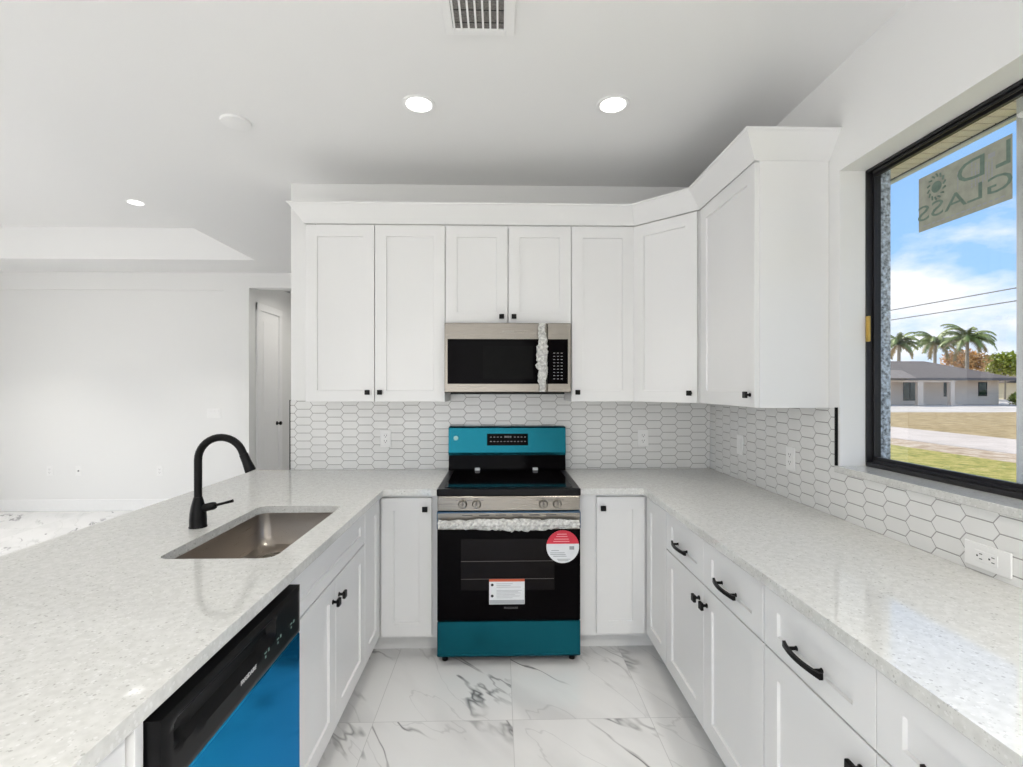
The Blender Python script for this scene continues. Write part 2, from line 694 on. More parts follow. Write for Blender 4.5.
def text_bm(s, size, mat4, depth=0.0006, bold=0.0):
    cu = bpy.data.curves.new('lettering', 'FONT')
    cu.body = s
    cu.size = size
    cu.extrude = depth
    cu.offset = bold
    cu.align_x = 'CENTER'
    cu.align_y = 'CENTER'
    cu.resolution_u = 3
    o = bpy.data.objects.new('lettering', cu)
    COL.objects.link(o)
    dg = bpy.context.evaluated_depsgraph_get()
    me = bpy.data.meshes.new_from_object(o.evaluated_get(dg))
    bm = bmesh.new()
    bm.from_mesh(me)
    bm.transform(mat4)
    bpy.data.objects.remove(o)
    bpy.data.curves.remove(cu)
    bpy.data.meshes.remove(me)
    return bm


def face_mat(f, x, n, z, mirror=False):
    """matrix that lays text (xy) onto a frame face"""
    o = f(x, n, z)
    ex = f(x + 1, n, z) - o
    ez = Vector((0, 0, 1))
    en = f(x, n + 1, z) - o
    if mirror:
        ex = -ex
    return Matrix(((ex.x, ez.x, en.x, o.x), (ex.y, ez.y, en.y, o.y), (ex.z, ez.z, en.z, o.z), (0, 0, 0, 1)))


# ------------------------------------------------------------------ room shell
bm = BM()
wbox(bm, LEFTX, 1.64, REARY, 7.2, -0.12, 0.0)
struct('floor', bm, M['floor'], 'white marble-look floor tiles with grey veins')

TX0, TX1, TY0, TY1, TZ = -6.0, -2.604, 0.4, 5.285, 3.145
bm = BM()
prism(bm, [(LEFTX, REARY), (1.64, REARY), (1.64, 7.2), (LEFTX, 7.2)], C, C + 0.02, holes=[[(TX0, TY0), (TX0, TY1), (TX1, TY1), (TX1, TY0)]])
wbox(bm, TX0 - 0.05, TX1 + 0.05, TY0 - 0.05, TY1 + 0.05, TZ, TZ + 0.03)
for x0, x1, y0, y1 in ((TX0 - 0.03, TX0, TY0, TY1), (TX1, TX1 + 0.03, TY0, TY1), (TX0 - 0.03, TX1 + 0.03, TY0 - 0.03, TY0), (TX0 - 0.03, TX1 + 0.03, TY1, TY1 + 0.03)):
    wbox(bm, x0, x1, y0, y1, C + 0.02, TZ)
struct('ceiling', bm, M['ceiling'], 'white ceiling with a raised tray over the living room')

bm = BM()
wbox(bm, WL, 1.64, D, D + 0.13, 0, C)
struct('wall_back', bm, M['wall'])

# right wall with the window opening
WY0, WY1, WZ0, WZ1 = 0.36, 2.029, 1.105, 2.371
bm = BM()
XO = 1.60
wbox(bm, R, XO, WY1, D, 0, C)
wbox(bm, R, XO, REARY, WY0, 0, C)
wbox(bm, R, XO, WY0, WY1, 0, WZ0)
wbox(bm, R, XO, WY0, WY1, WZ1, C)
wr = struct('wall_right', bm, M['wall'])

# outside skin of that wall, stucco, with its reveal
bm = BM()
XG, XO = 1.60, 1.645
for y0, y1, z0, z1 in ((WY1, 7.2, -0.4, 2.9), (-2.5, WY0, -0.4, 2.9), (WY0, WY1, -0.4, WZ0 + 0.01), (WY0, WY1, 2.45, 2.9)):
    wbox(bm, XG, XO, y0, y1, z0, z1)
struct('wall_right_exterior', bm, M['stucco'])

# living room far wall with the hall opening, shallow niche on its left
bm = BM()
HX0, HX1, HZ = -2.965, -1.72, 2.635
wbox(bm, -3.265, HX0, FARY, FARY + 0.14, 0, C)
wbox(bm, HX0, HX1, FARY, FARY + 0.14, HZ, C)
wbox(bm, HX1, 1.64, FARY, FARY + 0.14, 0, C)
wbox(bm, LEFTX, -3.265, FARY + 0.03, FARY + 0.14, 0, C)
wbox(bm, LEFTX, -3.265, FARY, FARY + 0.03, 2.605, C)
struct('wall_far', bm, M['wall'])

bm = BM()
wbox(bm, LEFTX, -3.265, FARY + 0.014, FARY + 0.03, 0, 0.135, 0.003)
wbox(bm, -3.265, HX0, FARY - 0.016, FARY, 0, 0.135, 0.003)
struct('baseboard_far', bm, M['trim'])

# hall behind the opening: side wall with a door, end wall
bm = BM()
wbox(bm, HX0 - 0.14, HX0, FARY + 0.14, 7.05, 0, HZ + 0.15)
struct('wall_hall_side', bm, M['wall'])
bm = BM()
wbox(bm, HX0 - 0.1, HX1 + 0.2, 7.05, 7.2, 0, C)
struct('wall_hall_end', bm, M['wall'])
bm = BM()
wbox(bm, HX1, HX1 + 0.14, FARY + 0.14, 7.05, 0, C)
struct('wall_hall_right', bm, M['wall'])

d = thing('door_1', 'white hall door in a white casing beyond the living room opening', 'door', (HX0 + 0.01, 6.4, 0))
d['kind'] = 'structure'
fh = Fr(HX0, 6.04, 90)
bm = BM()
box(bm, fh, 0.085, 0.60, 0.0, 0.006, 0.005, 2.40)
for z0, z1 in ((0.2, 1.0), (1.15, 2.28)):
    box(bm, fh, 0.17, 0.52, 0.004, 0.010, z0, z1, 0.004)
obj('door_panel', bm, M['trim'], d)
bm = BM()
box(bm, fh, 0.0, 0.085, 0, 0.022, 0, 2.49, 0.004)
box(bm, fh, 0.60, 0.685, 0, 0.022, 0, 2.49, 0.004)
box(bm, fh, 0.0, 0.685, 0, 0.024, 2.40, 2.49, 0.004)
obj('door_casing', bm, M['trim'], d)
bm = BM()
lathe(bm, fh(0.55, 0.006, 0.98), [(0.026, 0), (0.026, 0.008), (0.010, 0.012), (0.010, 0.035), (0.024, 0.042), (0.026, 0.055), (0.018, 0.066)], axis=fh.en, seg=16)
obj('door_knob', bm, M['black'], d, smooth=True)

# left wall and rear wall with large glass doors (behind / outside the picture)
def glass_wall(name, f, length, o0, o1, zt, win, label):
    bm = BM()
    box(bm, f, 0, o0, -0.12, 0, 0, C)
    box(bm, f, o1, length, -0.12, 0, 0, C)
    box(bm, f, o0, o1, -0.12, 0, zt, C)
    struct(name, bm, M['wall'])
    t = thing(win, label, 'glass door', tuple(f((o0 + o1) / 2, -0.06, 0)))
    t['kind'] = 'structure'
    bm = BM()
    box(bm, f, o0, o1, -0.10, -0.04, 0, 0.05)
    box(bm, f, o0, o1, -0.10, -0.04, zt - 0.05, zt)
    n = 3
    for k in range(n + 1):
        x = o0 + (o1 - o0 - 0.06) * k / n
        box(bm, f, x, x + 0.06, -0.10, -0.04, 0.05, zt - 0.05)
    obj('frame', bm, M['blackframe'], t)
    bm = BM()
    box(bm, f, o0 + 0.02, o1 - 0.02, -0.075, -0.068, 0.03, zt - 0.03)
    obj('glass', bm, M['glass'], t)


glass_wall('wall_left', Fr(LEFTX, REARY, 90), 7.2 - REARY, 3.8, 7.7, 2.45, 'window_2', 'black framed sliding glass doors of the living room')
glass_wall('wall_rear', Fr(1.64, REARY, 180), 1.64 - LEFTX, 1.1, 5.4, 2.45, 'window_3', 'black framed sliding glass doors behind the kitchen')

# ------------------------------------------------------------------ kitchen window
wt = thing('window_1', 'black framed sliding window over the right counter', 'window', (1.565, (WY0 + WY1) / 2, WZ0))
wt['kind'] = 'structure'
X0, X1 = 1.536, 1.60
bm = BM()
FB, FT = 1.131, WZ1
for y0, y1, z0, z1 in ((WY1 - 0.007, WY1, FB, FT), (WY0, WY0 + 0.007, FB, FT), (WY0 + 0.007, WY1 - 0.007, FB, FB + 0.018), (WY0 + 0.007, WY1 - 0.007, FT - 0.012, FT)):
    wbox(bm, X0, X1, y0, y1, z0, z1, 0.002)
# track ribs
wbox(bm, X0 + 0.010, X0 + 0.014, WY0 + 0.03, WY1 - 0.03, FB + 0.02, FB + 0.028)
wbox(bm, X0 + 0.010, X0 + 0.014, WY0 + 0.03, WY1 - 0.03, FT - 0.024, FT - 0.014)
obj('window_frame', bm, M['blackframe'], wt)
YM = 1.20
for nm, y0, y1, xs in (('sash', YM - 0.02, WY1 - 0.007, X0 + 0.026), ('sash', WY0 + 0.007, YM + 0.02, X0 + 0.044)):
    bm = BM()
    for a, b, z0, z1 in ((y1 - 0.010, y1, FB + 0.018, FT - 0.012), (y0, y0 + 0.036, FB + 0.018, FT - 0.012), (y0 + 0.036, y1 - 0.010, FB + 0.018, FB + 0.040), (y0 + 0.036, y1 - 0.010, FT - 0.030, FT - 0.012)):
        wbox(bm, xs, xs + 0.016, a, b, z0, z1, 0.001)
    s = obj(nm, bm, M['blackframe'], wt)
    bm = BM()
    wbox(bm, xs + 0.008, xs + 0.012, y0 + 0.03, y1 - 0.005, FB + 0.03, FT - 0.02)
    obj('glass', bm, M['glass'], s)
bm = BM()
wbox(bm, X0 - 0.004, X0 + 0.006, WY1 - 0.0245, WY1 - 0.0065, 1.652, 1.758, 0.002)
wbox(bm, X0 - 0.007, X0 - 0.003, WY1 - 0.0205, WY1 - 0.0105, 1.672, 1.738, 0.001)
obj('latch', bm, M['brass'], wt, label='small brass latch on the left jamb')

# sill slab
bm = BM()
wbox(bm, R - 0.014, 1.56, WY0 - 0.05, 2.044, WZ0 - 0.001, 1.1305, 0.002)
tag(obj('window_sill', bm, M['quartz']), 'white speckled stone sill below the black kitchen window', 'window sill', kind='structure')

# paper label on the pane, read from outside
st = thing('glass_sticker', 'greyish paper sticker on the upper window pane, its lettering showing mirrored', 'sticker', (1.569, 1.64, 2.04))
fs = Fr(1.5692, 1.802, -90)          # faces the room, x runs towards the camera
SW, Z0, Z1 = 0.336, 2.040, 2.240
bm = BM()
box(bm, fs, 0, SW, 0, 0.0006, Z0, Z1)
obj('paper', bm, M['sticker'], st)


def sticker_text(s, size, x, z, bold=0.0, sx=1.0):
    b = text_bm(s, size, face_mat(fs, x, 0.0011, z, mirror=True) @ Matrix.Diagonal((sx, 1, 1, 1)), 0.0002, bold)
    obj('lettering', b, M['stickerink'], st)


sticker_text('GLASS', 0.078, 0.168, Z0 + 0.062, 0.0, 1.6)
sticker_text('L', 0.105, 0.312, Z0 + 0.146, 0.0012)
sticker_text('D', 0.10, 0.205, Z0 + 0.142, 0.0, 1.5)
bm = BM()
for k in range(14):
    a = 2 * math.pi * k / 14
    p = fs(0.075 + 0.028 * math.cos(a), 0.001, Z0 + 0.142 + 0.036 * math.sin(a))
    tube(bm, [p, p + fs.ex * 0.012 * math.cos(a + 0.8) + Vector((0, 0, 0.014 * math.sin(a + 0.8)))], 0.003, 6)
lathe(bm, fs(0.075, 0.0007, Z0 + 0.142), [(0.020, 0), (0.020, 0.0006)], axis=fs.en, seg=20)
obj('emblem', bm, M['stickerink'], st)
bm = BM()
for x0, zz, ln in ((0.155, 0.100, 0.062), (0.205, 0.085, 0.09), (0.218, 0.085, 0.08), (0.228, 0.088, 0.07), (0.242, 0.088, 0.065), (0.252, 0.090, 0.06), (0.262, 0.09, 0.055), (0.272, 0.092, 0.06)):
    for q in range(9):
        z = Z0 + zz + ln * q / 9
        box(bm, fs, x0, x0 + 0.004, 0.0006, 0.0010, z, z + ln / 9 * random.uniform(0.5, 0.9))
box(bm, fs, 0.262, 0.284, 0.0006, 0.0010, Z0 + 0.155, Z0 + 0.170)
for q in range(16):
    x = 0.02 + 0.3 * q / 16
    box(bm, fs, x, x + 0.012, 0.0006, 0.0010, Z0 + 0.014, Z0 + 0.019)
obj('fine_print', bm, M['print'], st)

# ------------------------------------------------------------------ cabinets
def shaker(name, f, x0, x1, z0, z1, parent, stile=0.068, rail=0.068, depth=0.009, g=0.0015, label=None):
    x0 += g
    x1 -= g
    z0 += g
    z1 -= g
    bm = BM()

    def ring(ix, iz, n):
        return [bm.verts.new(f(x, n, z)) for x, z in ((x0 + ix, z0 + iz), (x1 - ix, z0 + iz), (x1 - ix, z1 - iz), (x0 + ix, z1 - iz))]
    rs = [ring(0, 0, 0), ring(0, 0, DT - 0.0015), ring(0.0015, 0.0015, DT), ring(stile, rail, DT), ring(stile + 0.002, rail + 0.002, DT - depth)]
    bm.faces.new(rs[0][::-1])
    for a, b in zip(rs, rs[1:]):
        for k in range(4):
            bm.faces.new((a[k], a[(k + 1) % 4], b[(k + 1) % 4], b[k]))
    bm.faces.new(rs[-1])
    return obj(name, bm, M['cab'], parent, label=label)


def knob(f, x, z, parent):
    bm = BM()
    lathe(bm, f(x, DT, z), [(0.009, 0), (0.009, 0.003), (0.0055, 0.005), (0.0055, 0.017), (0.010, 0.019)], axis=f.en, seg=12)
    box(bm, f, x - 0.0145, x + 0.0145, DT + 0.018, DT + 0.030, z - 0.0145, z + 0.0145, 0.003, seg=2)
    obj('knob', bm, M['black'], parent)


def pull(f, x, z, parent, L=0.158):
    bm = BM()
    n = 16
    prof = []
    for k in range(n + 1):
        t = k / n * 2 - 1
        prof.append((x + t * L / 2, DT + 0.019 + 0.013 * (1 - t * t), 0.0055 + 0.0022 * abs(t) ** 3))
    rings = []
    for px, nn, hw in prof:
        rings.append([bm.verts.new(f(px, nn + a, z + b)) for a, b in ((-0.0045, -hw), (0.0045, -hw), (0.0045, hw), (-0.0045, hw))])
    for a, b in zip(rings, rings[1:]):
        for k in range(4):
            bm.faces.new((a[k], a[(k + 1) % 4], b[(k + 1) % 4], b[k]))
    bm.faces.new(rings[0][::-1])
    bm.faces.new(rings[-1])
    for s in (-1, 1):
        px = x + s * 0.052
        tube(bm, [f(px, DT, z), f(px, DT + 0.004, z), f(px, DT + 0.026, z)], [0.007, 0.005, 0.005], 10)
    obj('pull', bm, M['black'], parent)


def upper_body(f, w, depth, z0, z1, parent):
    """f origin on the carcass face, n outwards"""
    bm = BM()
    box(bm, f, 0, 0.018, -depth, 0, z0, z1)
    box(bm, f, w - 0.018, w, -depth, 0, z0, z1)
    box(bm, f, 0.018, w - 0.018, -depth, 0, z1 - 0.018, z1)
    box(bm, f, 0.018, w - 0.018, -depth, 0, z0 + 0.012, z0 + 0.030)
    box(bm, f, 0.018, w - 0.018, -depth, -depth + 0.008, z0 + 0.03, z1 - 0.018)
    box(bm, f, 0.018, w - 0.018, -0.018, 0, z0, z0 + 0.038)
    return obj('body', bm, M['cab'], parent)


UB, UT = 1.372, 2.440
S0, S1, S2, S3, S4, S5 = -1.1646, -0.7513, -0.3291, 0.0497, 0.4329, 0.8146
RX, RY1, RY2 = 1.1029, 2.6774, 2.0938
UD = D - UF - DT - 0.001


def upper(x0, x1, z0, doors, label, knobs):
    w = x1 - x0 - 0.002
    t = thing('upper_cabinet', label, 'cabinet', ((x0 + x1) / 2, D - 0.16, z0), 'white upper cabinets')
    f = Fr(x0 + 0.001, UF + DT, 0)
    upper_body(f, w, UD, z0, UT, t)
    for (a, b), kx in zip(doors, knobs):
        dd = shaker('door', f, a - x0, b - x0 - 0.001, z0, UT - 0.004, t)
        knob(f, kx - x0 - 0.001, z0 + (0.058 if z0 < 1.5 else 0.043), dd)
    return t


upper(S0, S2, UB, ((S0, S1), (S1, S2)), 'tall white two-door wall cabinet at the left end of the run', (S1 - 0.038, S1 + 0.036))
upper(S2, S4, 1.842, ((S2, S3), (S3, S4)), 'short white two-door wall cabinet right above the microwave', (S3 - 0.038, S3 + 0.036))
upper(S4, S5, UB, ((S4, S5),), 'narrow white single-door wall cabinet just right of the microwave', (S4 + 0.036,))

t = thing('upper_cabinet', 'white diagonal wall cabinet set across the room corner', 'cabinet', (1.15, 3.0, UB), 'white upper cabinets')
bm = BM()
off = 0.0268
prism(bm, [(S5 + 0.001, D - 0.001), (S5 + 0.001, UF + off), (RX + off, RY1 + 0.001), (R - 0.001, RY1 + 0.001), (R - 0.001, D - 0.001)], UB, UT)
obj('body', bm, M['cab'], t)
fd = Fr(S5 + 0.001 + 0.0005, UF + off, -45)
LD = math.hypot(RX - S5, UF - RY1)
dd = shaker('door', fd, 0.012, LD + 0.002, UB, UT - 0.004, t)
knob(fd, LD - 0.036, UB + 0.056, dd)

t = thing('upper_cabinet', 'white wall cabinet on the right wall, with its blank side next to the window', 'cabinet', ((RX + R) / 2, (RY1 + RY2) / 2, UB), 'white upper cabinets')
fr_ = Fr(RX + DT, RY1 - 0.001, -90)
upper_body(fr_, RY1 - RY2 - 0.002, R - RX - DT - 0.001, UB, UT, t)
dd = shaker('door', fr_, 0.004, RY1 - RY2 - 0.006, UB, UT - 0.004, t)
knob(fr_, RY1 - RY2 - 0.045, UB + 0.056, dd)

# crown along the top of the wall cabinets
path = [(S0, D), (S0, UF), (S5, UF), (RX, RY1), (RX, RY2), (R, RY2)]


def offset_path(path, o):
    out = []
    n = len(path)
    for i, p in enumerate(path):
        p = Vector(p)
        ds = []
        if i > 0:
            ds.append((p - Vector(path[i - 1])).normalized())
        if i < n - 1:
            ds.append((Vector(path[i + 1]) - p).normalized())
        ns = [Vector((d.y, -d.x)) for d in ds]      # outward = right-hand side of travel
        if len(ns) == 1:
            out.append(p + ns[0] * o)
        else:
            m = (ns[0] + ns[1]).normalized()
            out.append(p + m * (o / m.dot(ns[0])))
    return out


test = offset_path(path, 0.05)
sgn = 1 if test[2].y < UF else -1
bm = BM()
prof = [(-0.004, UT), (0.004, UT), (0.008, UT + 0.006), (0.070, UT + 0.092), (0.078, UT + 0.098), (0.078, UT + 0.106), (0.055, UT + 0.106), (-0.006, UT + 0.022)]
rings = []
for o, z in prof:
    rings.append([bm.verts.new((p.x, p.y, z)) for p in offset_path(path, sgn * o)])
np_ = len(prof)
for a in range(np_):
    ra, rb = rings[a], rings[(a + 1) % np_]
    for i in range(len(path) - 1):
        bm.faces.new((ra[i], ra[i + 1], rb[i + 1], rb[i]))
bm.faces.new([r[0] for r in rings])
bm.faces.new([r[-1] for r in rings][::-1])
for v in bm.verts:
    v.co.x = min(v.co.x, R - 0.0005)
    v.co.y = min(v.co.y, D - 0.0005)
tag(obj('crown_molding', bm, M['cab']), 'sloping white crown moulding running along the tops of the wall cabinets', 'molding')

# base cabinets ------------------------------------------------------
TK = 0.105
DZ0, DZ1 = 0.120, 0.866


def base_body(f, w, depth, parent, top=True):
    bm = BM()
    box(bm, f, 0, 0.018, -depth, 0, TK, CB - 0.001)
    box(bm, f, w - 0.018, w, -depth, 0, TK, CB - 0.001)
    box(bm, f, 0.018, w - 0.018, -depth, 0, TK, TK + 0.018)
    box(bm, f, 0.018, w - 0.018, -depth, -depth + 0.012, TK + 0.018, CB - 0.001)
    box(bm, f, 0.018, w - 0.018, -0.018, 0, CB - 0.045, CB - 0.001)
    if top:
        box(bm, f, 0.018, w - 0.018, -depth + 0.012, -0.018, CB - 0.02, CB - 0.001)
    b = obj('body', bm, M['cab'], parent)
    bm = BM()
    box(bm, f, 0, w, -0.095, -0.078, 0, TK)
    box(bm, f, 0, 0.018, -depth, -0.095, 0, TK)
    box(bm, f, w - 0.018, w, -depth, -0.095, 0, TK)
    obj('toe_kick', bm, M['toe'], parent)
    return b


XR = 0.817     # carcass face of the right run
XLF = -0.664   # carcass face of the peninsula
YB = 2.674     # carcass face of the back run
fR = Fr(XR, 0, -90)      # x = -Y
fL = Fr(XLF, 0, 90)      # x = Y
fB = Fr(0, YB, 0)        # x = X


def corner(poly, toe, doors, kn, label):
    cx = sum(p[0] for p in poly) / len(poly)
    t = thing('corner_base_cabinet', label, 'cabinet', (cx, 2.95, 0), 'white base cabinets')
    bm = BM()
    prism(bm, poly, TK, CB - 0.001)
    obj('body', bm, M['cab'], t)
    bm = BM()
    prism(bm, toe, 0, TK)
    obj('toe_kick', bm, M['toe'], t)
    for i, (f, a, b) in enumerate(doors):
        dd = shaker('door', f, a, b, DZ0, DZ1, t)
        if i == kn[0]:
            knob(f, kn[1], 0.808, dd)


YS = 2.367
corner([(-0.338, D - 0.001), (-0.338, YB), (XLF, YB), (XLF, YS + 0.001), (-1.27, YS + 0.001), (-1.27, D - 0.001)],
       [(-0.345, D - 0.001), (-0.345, YB + 0.085), (XLF - 0.085, YB + 0.085), (XLF - 0.085, YS + 0.001), (-1.26, YS + 0.001), (-1.26, D - 0.001)],
       [(fB, -0.640, -0.365), (fL, YS + 0.001, YB - 0.021)], (0, -0.400), 'white corner base cabinet left of the stove, two narrow doors meeting in the corner')
YSR = 2.339
corner([(0.435, D - 0.001), (0.435, YB), (XR, YB), (XR, YSR + 0.001), (R - 0.001, YSR + 0.001), (R - 0.001, D - 0.001)][::-1],
       [(0.442, D - 0.001), (0.442, YB + 0.085), (XR + 0.085, YB + 0.085), (XR + 0.085, YSR + 0.001), (R - 0.01, YSR + 0.001), (R - 0.01, D - 0.001)][::-1],
       [(fB, 0.524, 0.792), (fR, -YB + 0.021, -YSR - 0.001)], (0, 0.558), 'white corner base cabinet right of the stove, with a blank filler strip beside the stove')


def drawer_base(y0, y1, label):
    t = thing('drawer_base_cabinet', label, 'cabinet', (1.12, (y0 + y1) / 2, 0), 'white base cabinets')
    f = Fr(XR, y1, -90)
    w = y1 - y0
    base_body(f, w - 0.001, R - XR - 0.002, t)
    m = w / 2
    for a, b in ((0.002, m), (m, w - 0.002)):
        dr = shaker('drawer', f, a, b, 0.690, DZ1, t, stile=0.068, rail=0.052, g=0.0009)
        pull(f, (a + b) / 2 - 0.006, 0.760, dr)
    for a, b, kx in ((0.002, m, m - 0.042), (m, w - 0.002, m + 0.030)):
        dd = shaker('door', f, a, b, DZ0, 0.687, t)
        knob(f, kx, 0.620, dd)


drawer_base(1.468, 2.338, 'white base cabinet with two drawers over two doors, right run next to the corner')
drawer_base(0.580, 1.467, 'white base cabinet with two drawers over two doors, right run closest to the camera')

# sink base
t = thing('sink_base_cabinet', 'white base cabinet under the sink with a false drawer front over two doors', 'cabinet', (-0.96, 1.95, 0), 'white base cabinets')
Y0S, Y1S = 1.515, 2.367
f = Fr(XLF, Y0S, 90)
w = Y1S - Y0S
base_body(f, w - 0.001, 0.606, t, top=False)
ym = 1.948 - Y0S
fdz = 0.715
shaker('drawer_front', f, 0.002, w - 0.002, fdz, DZ1, t, rail=0.052)
for a, b, kx in ((0.002, ym, ym - 0.036), (ym, w - 0.002, ym + 0.036)):
    dd = shaker('door', f, a, b, DZ0, fdz - 0.003, t)
    knob(f, kx, 0.632, dd)

# peninsula end cabinet, next to the dishwasher
t = thing('base_cabinet', 'white base cabinet at the peninsula end, on the near side of the dishwasher', 'cabinet', (-0.96, 0.46, 0), 'white base cabinets')
f = Fr(XLF, 0.04, 90)
w = 0.866 - 0.04
base_body(f, w, 0.606, t)
for a, b, kx in ((0.002, w / 2, w / 2 - 0.036), (w / 2, w - 0.002, w / 2 + 0.036)):
    dd = shaker('door', f, a, b, DZ0, DZ1, t)
    knob(f, kx, 0.80, dd)
bm = BM()
box(bm, f, w + 0.001, w + 0.022, -0.60, 0.031, 0.0, CB - 0.001, 0.001)
obj('filler', bm, M['cab'], t)

bm = BM()
wbox(bm, -1.292, -1.272, 0.04, D - 0.001, 0, CB - 0.001, 0.001)
tag(obj('back_panel', bm, M['cab']), 'long white panel closing the living-room side of the peninsula', 'panel')

# ------------------------------------------------------------------ countertops
XCL, XCE, YC = -1.6189, -0.6197, 2.6349
XCR = 0.7754


def rrect(x0, x1, y0, y1, r, n=6):
    out = []
    for cx, cy, a0 in ((x1 - r, y1 - r, 0), (x0 + r, y1 - r, 90), (x0 + r, y0 + r, 180), (x1 - r, y0 + r, 270)):
        for k in range(n + 1):
            a = math.radians(a0 + 90 * k / n)
            out.append((cx + r * math.cos(a), cy + r * math.sin(a)))
    return out


def arc(cx, cy, r, a0, a1, n=6):
    return [(cx + r * math.cos(math.radians(a0 + (a1 - a0) * k / n)), cy + r * math.sin(math.radians(a0 + (a1 - a0) * k / n))) for k in range(n + 1)]


SX0, SX1, SY0, SY1 = -1.100, -0.726, 1.592, 2.290
bm = BM()
r = 0.018
prism(bm, [(XCL, D - 0.001), (XCL, 0.02), (XCE, 0.02)] + arc(XCE + r, YC - r, r, 180, 90) + [(-0.3335, YC), (-0.3335, D - 0.001)], CB, CT, holes=[rrect(SX0, SX1, SY0, SY1, 0.042)])
tag(obj('countertop', bm, M['quartz']), 'white speckled stone worktop of the peninsula, with the sink cut into it', 'countertop')
bm = BM()
prism(bm, [(0.4305, D - 0.001), (0.4305, YC)] + arc(XCR - r, YC - r, r, 90, 0) + [(XCR, 0.56), (R - 0.001, 0.56), (R - 0.001, D - 0.001)], CB, CT)
tag(obj('countertop', bm, M['quartz']), 'white speckled stone worktop along the right wall below the window', 'countertop')

# ------------------------------------------------------------------ sink and faucet
t = thing('sink', 'brushed steel undermount sink sunk into the peninsula worktop', 'sink', ((SX0 + SX1) / 2, (SY0 + SY1) / 2, 0.70))
bm = BM()
ZS = 0.728
o_ = 0.004
prof = [(0.02, CB - 0.001, 0.06), (-o_, CB - 0.001, 0.045), (-o_, CB - 0.004, 0.045), (0.006 - o_, ZS + 0.05, 0.050), (0.016, ZS + 0.016, 0.06), (0.045, ZS + 0.001, 0.07), (0.12, ZS - 0.004, 0.05)]
prof[0] = (-0.022, CB - 0.001, 0.07)
rings = []
for ins, z, rr in prof:
    rings.append([bm.verts.new((x, y, z)) for x, y in rrect(SX0 + ins, SX1 - ins, SY0 + ins, SY1 - ins, rr)])
for a, b in zip(rings, rings[1:]):
    n = len(a)
    for k in range(n):
        bm.faces.new((a[k], a[(k + 1) % n], b[(k + 1) % n], b[k]))
bm.faces.new(rings[-1])
obj('bowl', bm, M['sinksteel'], t, smooth=True)
bm = BM()
lathe(bm, (-0.975, 2.15, ZS - 0.003), [(0.056, 0), (0.056, 0.004), (0.048, 0.006), (0.042, 0.002), (0.018, 0.001), (0.012, 0.009), (0.004, 0.010)], seg=28)
obj('drain', bm, M['steel'], t, smooth=True)

fx, fy = -1.182, 1.953
t = thing('faucet', 'matte black gooseneck kitchen faucet standing behind the sink', 'faucet', (fx, fy, CT))
bm = BM()
lathe(bm, (fx, fy, CT), [(0.032, 0), (0.032, 0.004), (0.0300, 0.007), (0.0305, 0.03), (0.029, 0.055), (0.024, 0.085), (0.0180, 0.108), (0.0155, 0.118)], seg=28)
obj('base', bm, M['black'], t, smooth=True)
bm = BM()
ra = 0.089
zc = CT + 0.262
pts = [(fx, fy, CT + 0.10), (fx, fy, CT + 0.18), (fx, fy, zc)]
for k in range(1, 17):
    a = math.radians(180 - 162 * k / 16)
    pts.append((fx + ra + ra * math.cos(a), fy, zc + ra * math.sin(a)))
tube(bm, pts, 0.0142, 16)
obj('spout', bm, M['black'], t, smooth=True)
bm = BM()
pe = Vector(pts[-1])
dv = (Vector(pts[-1]) - Vector(pts[-2])).normalized()
tube(bm, [pe - dv * 0.004, pe + dv * 0.004, pe + dv * 0.006, pe + dv * 0.035, pe + dv * 0.074, pe + dv * 0.078], [0.0142, 0.0142, 0.016, 0.0165, 0.0205, 0.0190], 18)
obj('spray_head', bm, M['black'], t, smooth=True)
bm = BM()
tube(bm, [(fx + 0.022, fy, CT + 0.075), (fx + 0.060, fy, CT + 0.083), (fx + 0.068, fy, CT + 0.085)], [0.0155, 0.0155, 0.012], 16)
tube(bm, [(fx + 0.064, fy, CT + 0.084), (fx + 0.10, fy, CT + 0.093), (fx + 0.135, fy, CT + 0.102)], [0.0055, 0.005, 0.0062], 12)
obj('lever', bm, M['black'], t, smooth=True)

